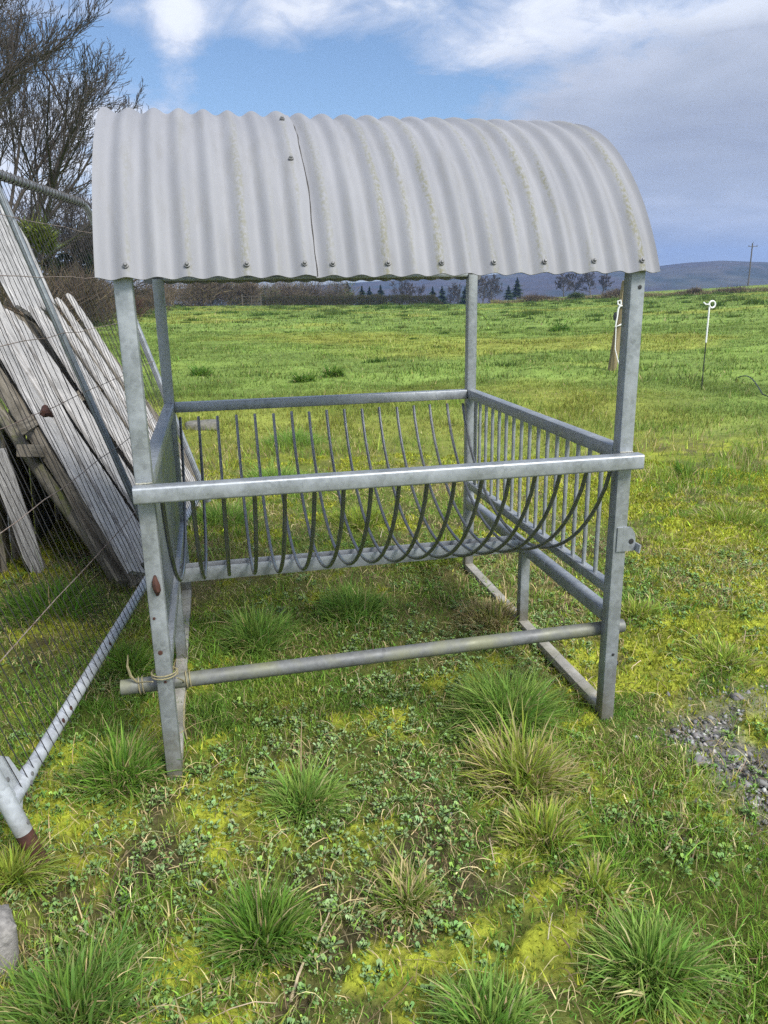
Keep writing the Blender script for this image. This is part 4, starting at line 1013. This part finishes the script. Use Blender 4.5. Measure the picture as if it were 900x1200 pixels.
for i, (u, Dm, rx, h, cols, lab) in enumerate([
    (222, 108, 4, 3.7, BRN, 'pale brown scrub in the far hedgerow, first right of the rear left post'), (246, 110, 3.2, 4.0, DRK+BRN, 'darker brown scrub in the far hedgerow under the second roof bolt'),
    (268, 112, 3.5, 3.4, BRN, 'brown scrub left of the distant field gate'), (292, 118, 4, 3.8, GRN+BRN, 'greenish scrub directly behind the distant field gate'),
    (318, 126, 4, 4.0, BRN, 'brown scrub rising behind the left end of the trimmed hedge'), (345, 132, 4.5, 4.4, BRN+DRK, 'mixed brown scrub behind the trimmed hedge below the roof seam'),
    (372, 135, 4.5, 4.6, BRN, 'tall brown scrub behind the trimmed hedge right of the roof seam'), (396, 138, 4, 4.3, BRN+GRN, 'last brown scrub before the dark conifers begin')]):
    scrub(on_ground(u, Dm), rx*1.1, 2.0, h*1.5, 4200, cols, .9, .045, 80+i, lab, lumps=9)
# trimmed hedge
a, b = on_ground(306, 108.5), on_ground(520, 108.5); n = 16000; t = rng.random(n); q = a+(b-a)*t[:, None]; dr = (b-a)/np.linalg.norm(b-a); pr = np.array([-dr[1], dr[0], 0])
hh = (1.22+.25*(vnoise(t*22, t*0, 7)-.5))*sstep(1.0, .94, t)
q = q+pr*rng.uniform(-.5, .5, n)[:, None]; q[:, 2] = gh(q[:, 0], q[:, 1])+rng.random(n)**.8*hh
V, T, Q, mm = far_blades(q, rng.uniform(.12, .34, n), rng.uniform(.03, .07, n), rng.uniform(0, 3.14, n), rng.uniform(0, 6.28, n), rng.uniform(0, 1.2, n))
o = np_mesh('hedge', V, T, None, np.repeat(vary(np.array([(.055,.05,.03), (.075,.062,.04), (.042,.052,.022)])[rng.integers(0, 3, n)], n, .2, .05), 3, 0), M['scrub'], loc=a); tag(o, 'long low trimmed dark brown hedge along the far edge of the field', 'hedge')
def conifer(p, h, r, n, label, seed):
    t = thing('conifer', p, label, 'tree', 'dark conifers beyond the hedge'); m = MB(); m.tube([p, p+np.array([0, 0, h*.5]), p+np.array([0, 0, h])], [h*.025, h*.018, .02], 6); m.build('trunk', M['bark'], t)
    g_ = np.random.default_rng(seed); tt = g_.random(n)**.8; a = g_.uniform(0, 6.283, n); rad = r*(1-tt)**.85*(.75+.35*np.sin(tt*34+a*2))*g_.uniform(.4, 1, n)
    P = p+np.stack([np.cos(a)*rad*.35, np.sin(a)*rad*.35, .08*h+tt*h*.92], -1); d = np.stack([np.cos(a)*rad, np.sin(a)*rad, -rad*.25+.12], -1); sd = np.stack([-np.sin(a), np.cos(a), g_.normal(0, .5, n)], -1)*(.10+.10*(1-tt))[:, None]*h*.12
    V = np.stack([P-sd, P+sd, P+d], 1).reshape(-1, 3); np_mesh('crown', V, np.arange(n)[:, None]*3+np.array([[0, 1, 2]]), None, np.repeat(vary(np.array(EVG)[g_.integers(0, 3, n)]*1.0, n, .2, .05), 3, 0), M['scrub'], parent=t)
for i, (u, vt, Dm, lab) in enumerate([(407,330,150,'tall conifer rising first beyond the brown scrub, partly behind the roof edge'), (424,335,190,'slim conifer second from the brown scrub'), (433,336,195,'slim conifer touching the bushy one beyond the hedge'), (446,334,185,'bushy conifer standing in the middle above the trimmed hedge'),
    (507,336,200,'small conifer left of the pair near the rear right post'), (518,335,195,'conifer nearest to the rear right post on its left'), (545,336,190,'conifer peeping from behind the rear right post'), (596,334,215,'small conifer directly left of the lone dark one'), (606,325,210,'lone dark pointed conifer right of the rear right post')]):
    p = on_ground(u, Dm); top = at_dist(u, vt, Dm)[2]; h = max(2.5, top-p[2]); conifer(p, h, h*.36+.55, 1500, lab, 120+i)
for i, (u, vt, Dm, h0, lab) in enumerate([(566,325,220,0,'first far bare tree right of the rear right post'), (577,326,225,0,'bare tree between the first one and the lone conifer'), (661,322,222,0,'round bare tree left of the gap in the far middle'), (672,323,226,0,'bare tree merging with the round one on its right'), (692,320,224,0,'round bare tree right of the gap in the far middle'), (706,324,228,0,'small bare tree ending the far group on the right'),
    (470,334,205,0,'low bare tree between conifer groups above the hedge'), (488,335,205,0,'bare bush like tree left of the conifer pair'), (535,337,205,0,'low bare tree just left of the rear right post')]):
    p = on_ground(u, Dm); h = max(2.5, at_dist(u, vt, Dm)[2]-p[2]); bare_tree(p, h*.92, 140+i, .17, lab, 'far bare trees beyond the field', levels=4, kids=(11, 7, 6, 5), spread=.75, first=.18, upw=.35, minr=.028)
# brown bank along the right hand field edge with bushes on it
n = 14000; uu = rng.uniform(575, 980, n); Dd = 110+rng.normal(0, 1.0, n)
A_ = np.array([azel(u, 345)[0] for u in np.linspace(575, 980, 40)]); az_ = np.interp(uu, np.linspace(575, 980, 40), A_)
x = CAM[0]+np.sin(az_)*Dd; y = CAM[1]+np.cos(az_)*Dd; hv = .12+.5*fbm(uu*.05, uu*0, 171, 3)
P = np.stack([x, y, gh(x, y)+rng.random(n)*hv*.6], -1)
V, T, Q, mm = far_blades(P, .2+.35*hv*rng.random(n), rng.uniform(.04, .12, n), rng.uniform(0, 3.14, n), rng.uniform(0, 6.28, n), rng.uniform(0, 1.5, n))
o = np_mesh('field_bank', V, T, None, np.repeat(vary(np.array([(.22,.18,.10), (.17,.135,.08), (.15,.17,.06)])[rng.integers(0, 3, n)], n, .2, .05), 3, 0), M['scrub'], loc=on_ground(700, 110)); tag(o, 'low bank of dead brown growth dividing the field from the one beyond', 'bank')
for i, (u, rx, h, cols, lab) in enumerate([(722,2.3,1.35,BRN,'brown rounded bramble on the far bank left of the front right post top'), (673,1.8,.95,GRN,'low green bush on the far bank below the round bare trees'), (632,3.0,.9,BRN,'long low brown bush on the bank left of the green one'), (808,1.6,.9,BRN,'small brown bush on the bank right of the front right post'), (858,2.2,.75,BRN,'flat brown bush on the bank near the utility pole')]):
    scrub(on_ground(u, 109), rx, 1.0, h, 1500, cols, .4, .05, 180+i, lab, lumps=6)
# field gate
a, b = on_ground(283, 106.5), on_ground(305, 106.5); gt = thing('field_gate', a, 'distant metal bar gate in the far hedgerow left of the trimmed hedge', 'gate'); dr = b-a; dr[2] = 0
m = MB()
for h in (.3, .75, 1.2): m.tube([a+np.array([0, 0, h]), a+dr+np.array([0, 0, h])], .022, 6)
m.build('bars', M['pole_wood'], gt)
for e in (0, .5, 1): m = MB(); m.tube([a+dr*e, a+dr*e+np.array([0, 0, 1.5 if e != .5 else 1.27])], .06 if e != .5 else .035, 8); m.build('gate_post', M['pole_wood'], gt)
# utility pole
g = on_ground(876, 213); top = at_dist(876, 285, 213)[2]; up = thing('utility_pole', g, 'wooden utility pole with a crossarm on the skyline at the right', 'utility pole')
m = MB(); m.tube([g-np.array([0, 0, .3]), np.array([g[0], g[1], top])], [.19, .13], 8); m.build('pole', M['pole_wood'], up)
m = MB(); c = np.array([g[0], g[1], top-.75]); m.beam(c-_R*1.1+np.array([0, -.2, 0]), c+_R*1.1+np.array([0, -.2, 0]), .14, .14); m.build('crossarm', M['pole_wood'], up)
m = MB()
for e in (-.95, 0, .95): q = c+_R*e+np.array([0, -.2, .07 if e else .80]); m.tube([q, q+np.array([0, 0, .25])], [.07, .05], 7)
m.build('insulators', M['black'], up)

# ------------------------------------------------------------------ hills
def build_hills():
    rid = [(-700,345),(-200,342),(150,340),(330,337),(420,331),(500,326),(560,323),(620,319),(700,315),(775,311.5),(805,308),(845,305.5),(900,307.5),(1000,301),(1200,310),(1700,335)]
    ra, rz = _prof(rid, 1500.0)
    az = np.linspace(ra[0], ra[-1], 360); dd = np.linspace(800, 2300, 60)
    A, Dd = np.meshgrid(az, dd, indexing='ij')
    top = np.interp(A, ra, rz); t = (Dd-1500)/700
    prof = np.where(t < 0, sstep(-1, 0, t), sstep(1.3, 0, t)*1)
    x = CAM[0]+np.sin(A)*Dd; y = CAM[1]+np.cos(A)*Dd
    z = -36+(top+36)*prof*(1+.05*(fbm(x*.006, y*.006, 201, 4)-.5)*np.clip(-t, 0, 1)*4)
    V = np.stack([x, y, z], -1).reshape(-1, 3); i = np.arange(359)[:, None]*60; j = np.arange(59)[None]
    Q = np.stack([i+j, i+j+1, i+60+j+1, i+60+j], -1).reshape(-1, 4)[:, ::-1]
    f = fbm(x*.011, y*.004, 205, 5)[..., None]; f2 = fbm(x*.03, y*.012, 207, 4)[..., None]
    c = np.array([.060,.046,.040])*(.7+.6*f)
    k = sstep(.5, .62, f)*sstep(.75, .2, ((z+36)/110)[..., None]); c = c*(1-.35*k)+np.array([.075,.10,.045])*.35*k
    k = sstep(.55, .66, f2); c = c*(1-.6*k)+np.array([.02,.03,.018])*.6*k
    m, nt = new_mat('hill_heather'); a = N(nt, 'ShaderNodeAttribute', attribute_name='col'); v = obj_vec(nt)
    cc = mixc(nt, 1.0, a.outputs['Color'], ramp(nt, noise(nt, v, .03, 6, .65), [(.3, (.6,.6,.6)), (.7, (1.4,1.4,1.4))]), 'MULTIPLY'); finish(nt, cc, 1, 0, spec=0)
    tag(np_mesh('hills', V, None, Q, c.reshape(-1, 3), m, smooth=True), kind='structure')
build_hills()

# ------------------------------------------------------------------ haze
HAZE = .00040
m = MB(); x0, x1, y0, y1, z0, z1 = -3100, 3100, -3100, 3100, -40, 130
m.poly([(x0,y0,z0),(x1,y0,z0),(x1,y1,z0),(x0,y1,z0),(x0,y0,z1),(x1,y0,z1),(x1,y1,z1),(x0,y1,z1)], [(0,3,2,1),(4,5,6,7),(0,1,5,4),(1,2,6,5),(2,3,7,6),(3,0,4,7)])
hm, nt = new_mat('haze_air'); pv = N(nt, 'ShaderNodeVolumePrincipled', i_Density=HAZE, i_Anisotropy=.2); pv.inputs['Color'].default_value = (.34, .52, .90, 1)
oo = N(nt, 'ShaderNodeOutputMaterial'); L(nt, pv.outputs[0], oo.inputs['Volume'])
try: hm.volume_intersection_method = 'FAST'
except Exception: pass
hz = m.build('haze', hm, smooth=0); tag(hz, 'thin blue haze over the distant hills', 'haze', kind='stuff')

# ------------------------------------------------------------------ sun and sky
SUN_AZ, SUN_EL = YAW+R_(138), R_(47)
sd = bpy.data.lights.new('sun', 'SUN'); sd.energy = 3.5; sd.angle = R_(22); sd.color = (1, .965, .91)
so = bpy.data.objects.new('sun', sd); COL.objects.link(so)
sv = Vector((math.sin(SUN_AZ)*math.cos(SUN_EL), math.cos(SUN_AZ)*math.cos(SUN_EL), math.sin(SUN_EL)))
so.rotation_euler = (-sv).to_track_quat('-Z', 'Y').to_euler(); so.location = (0, 0, 30)
wd = bpy.data.worlds.new('World'); scene.world = wd; wd.use_nodes = True; nt = wd.node_tree; nt.nodes.clear()
sky = N(nt, 'ShaderNodeTexSky', sky_type='NISHITA', sun_disc=False, sun_elevation=SUN_EL, sun_rotation=SUN_AZ, air_density=1.0, dust_density=.25, ozone_density=4.0)
tc = N(nt, 'ShaderNodeTexCoord'); dirv = tc.outputs['Generated']
sx = N(nt, 'ShaderNodeSeparateXYZ'); L(nt, dirv, sx.inputs[0])
AZ = math_(nt, 'ARCTAN2', sx.outputs[0], sx.outputs[1]); EL = math_(nt, 'ARCSINE', sx.outputs[2])
den = math_(nt, 'ADD', math_(nt, 'ABSOLUTE', sx.outputs[2]), .22)
cmb = N(nt, 'ShaderNodeCombineXYZ'); L(nt, math_(nt, 'DIVIDE', sx.outputs[0], den), cmb.inputs[0]); L(nt, math_(nt, 'DIVIDE', sx.outputs[1], den), cmb.inputs[1])
cv = cmb.outputs[0]
nA = noise(nt, cv, 1.6, 9, .60, .25); nB = noise(nt, cv, 5.5, 8, .62, .5); nC = noise(nt, cv, .8, 4, .5)
def blob(u, v, su, sv_, soft=True):
    a, e = azel(u, v); sa = su/FPX; se = sv_/FPX
    t1 = math_(nt, 'MULTIPLY', math_(nt, 'SUBTRACT', AZ, a), 1/sa); t2 = math_(nt, 'MULTIPLY', math_(nt, 'SUBTRACT', EL, e), 1/se)
    s = math_(nt, 'ADD', math_(nt, 'MULTIPLY', t1, t1), math_(nt, 'MULTIPLY', t2, t2))
    return math_(nt, 'POWER', 2.7183, math_(nt, 'MULTIPLY', s, -1.0))
def total(lst):
    acc = None
    for (u, v, su, sv_, amp) in lst:
        b = math_(nt, 'MULTIPLY', blob(u, v, su, sv_), amp); acc = b if acc is None else math_(nt, 'ADD', acc, b)
    return acc
white = total([(430,5,170,28,.62),(600,40,130,34,.5),(207,45,30,55,1.15),(700,25,120,30,.55),(880,15,60,18,.9),(125,125,80,28,.55),(40,215,130,70,.75),(540,80,60,22,.45),(620,205,60,35,.5),(330,28,70,22,.6),(-220,60,160,200,.5),(830,290,160,35,.45),(60,10,110,16,.35)])
blue = total([(330,100,170,44,.9),(560,110,140,34,.8),(100,62,130,36,.9),(745,75,70,16,.75),(250,110,120,25,.4),(620,95,80,18,.4)])
grey = total([(840,190,150,95,1.1),(690,215,60,70,.55),(960,200,150,130,1.0),(700,120,120,30,.5)])
# outside the photographed part of the sky the cloud field goes on, broken by gaps
inview = blob(450, 120, 620, 430)
rest = math_(nt, 'MULTIPLY', math_(nt, 'SUBTRACT', 1.0, inview), .75)
wsum = math_(nt, 'SUBTRACT', math_(nt, 'ADD', white, rest), math_(nt, 'MULTIPLY', blue, .55))
nw = math_(nt, 'ADD', math_(nt, 'MULTIPLY', math_(nt, 'SUBTRACT', nA, .5), 2.3), math_(nt, 'MULTIPLY', math_(nt, 'SUBTRACT', nB, .5), 1.9))
wf = ramp(nt, math_(nt, 'ADD', wsum, nw), [(.02, (0,0,0)), (.55, (.50,.50,.50)), (1.25, (1,1,1))])
gf = ramp(nt, math_(nt, 'ADD', grey, math_(nt, 'MULTIPLY', nw, .55)), [(.22, (0,0,0)), (.75, (1,1,1))])
ccol = ramp(nt, math_(nt, 'ADD', nB, math_(nt, 'MULTIPLY', math_(nt, 'SUBTRACT', wsum, .6), .30)), [(.30, (.50,.56,.70)), (.50, (.66,.71,.83)), (.72, (.84,.88,.95))])
gcol = ramp(nt, nA, [(.30, (.27,.30,.375)), (.5, (.33,.365,.44)), (.72, (.45,.485,.57))])
b1 = N(nt, 'ShaderNodeBackground', i_Strength=.088); L(nt, sky.outputs[0], b1.inputs[0])
b2 = N(nt, 'ShaderNodeBackground', i_Strength=.70); L(nt, ccol, b2.inputs[0])
L(nt, math_(nt, 'ADD', .70, math_(nt, 'MULTIPLY', math_(nt, 'SUBTRACT', 1.0, blob(450, 250, 1150, 900)), .42)), b2.inputs[1])  # out-of-view clouds brightened as added fill light on the feeder
b3 = N(nt, 'ShaderNodeBackground', i_Strength=.92); L(nt, gcol, b3.inputs[0])
m1 = N(nt, 'ShaderNodeMixShader'); L(nt, wf, m1.inputs[0]); L(nt, b1.outputs[0], m1.inputs[1]); L(nt, b2.outputs[0], m1.inputs[2])
m2 = N(nt, 'ShaderNodeMixShader'); L(nt, gf, m2.inputs[0]); L(nt, m1.outputs[0], m2.inputs[1]); L(nt, b3.outputs[0], m2.inputs[2])
ow = N(nt, 'ShaderNodeOutputWorld'); L(nt, m2.outputs[0], ow.inputs[0])

# ------------------------------------------------------------------ camera and render settings
cd = bpy.data.cameras.new('camera'); co = bpy.data.objects.new('camera', cd); COL.objects.link(co)
cd.sensor_fit = 'HORIZONTAL'; cd.sensor_width = 36; cd.lens = FPX/900*36; cd.clip_start = .05; cd.clip_end = 12000
from mathutils import Matrix
rot = Matrix(((_R2[0], _U2[0], -_F[0]), (_R2[1], _U2[1], -_F[1]), (_R2[2], _U2[2], -_F[2])))
co.matrix_world = Matrix.Translation(Vector(CAM.tolist())) @ rot.to_4x4()
scene.camera = co
vs_ = scene.view_settings; vs_.view_transform = 'Standard'; vs_.look = 'None'; vs_.exposure = .70; vs_.gamma = 1; vs_.use_curve_mapping = False
cy = scene.cycles
scene.render.engine = 'CYCLES'
cy.max_bounces = 5; cy.diffuse_bounces = 3; cy.glossy_bounces = 2; cy.transmission_bounces = 2; cy.volume_bounces = 0; cy.transparent_max_bounces = 4
cy.use_adaptive_sampling = True; cy.adaptive_threshold = .015
cy.sample_clamp_indirect = 4
cy.use_denoising = False
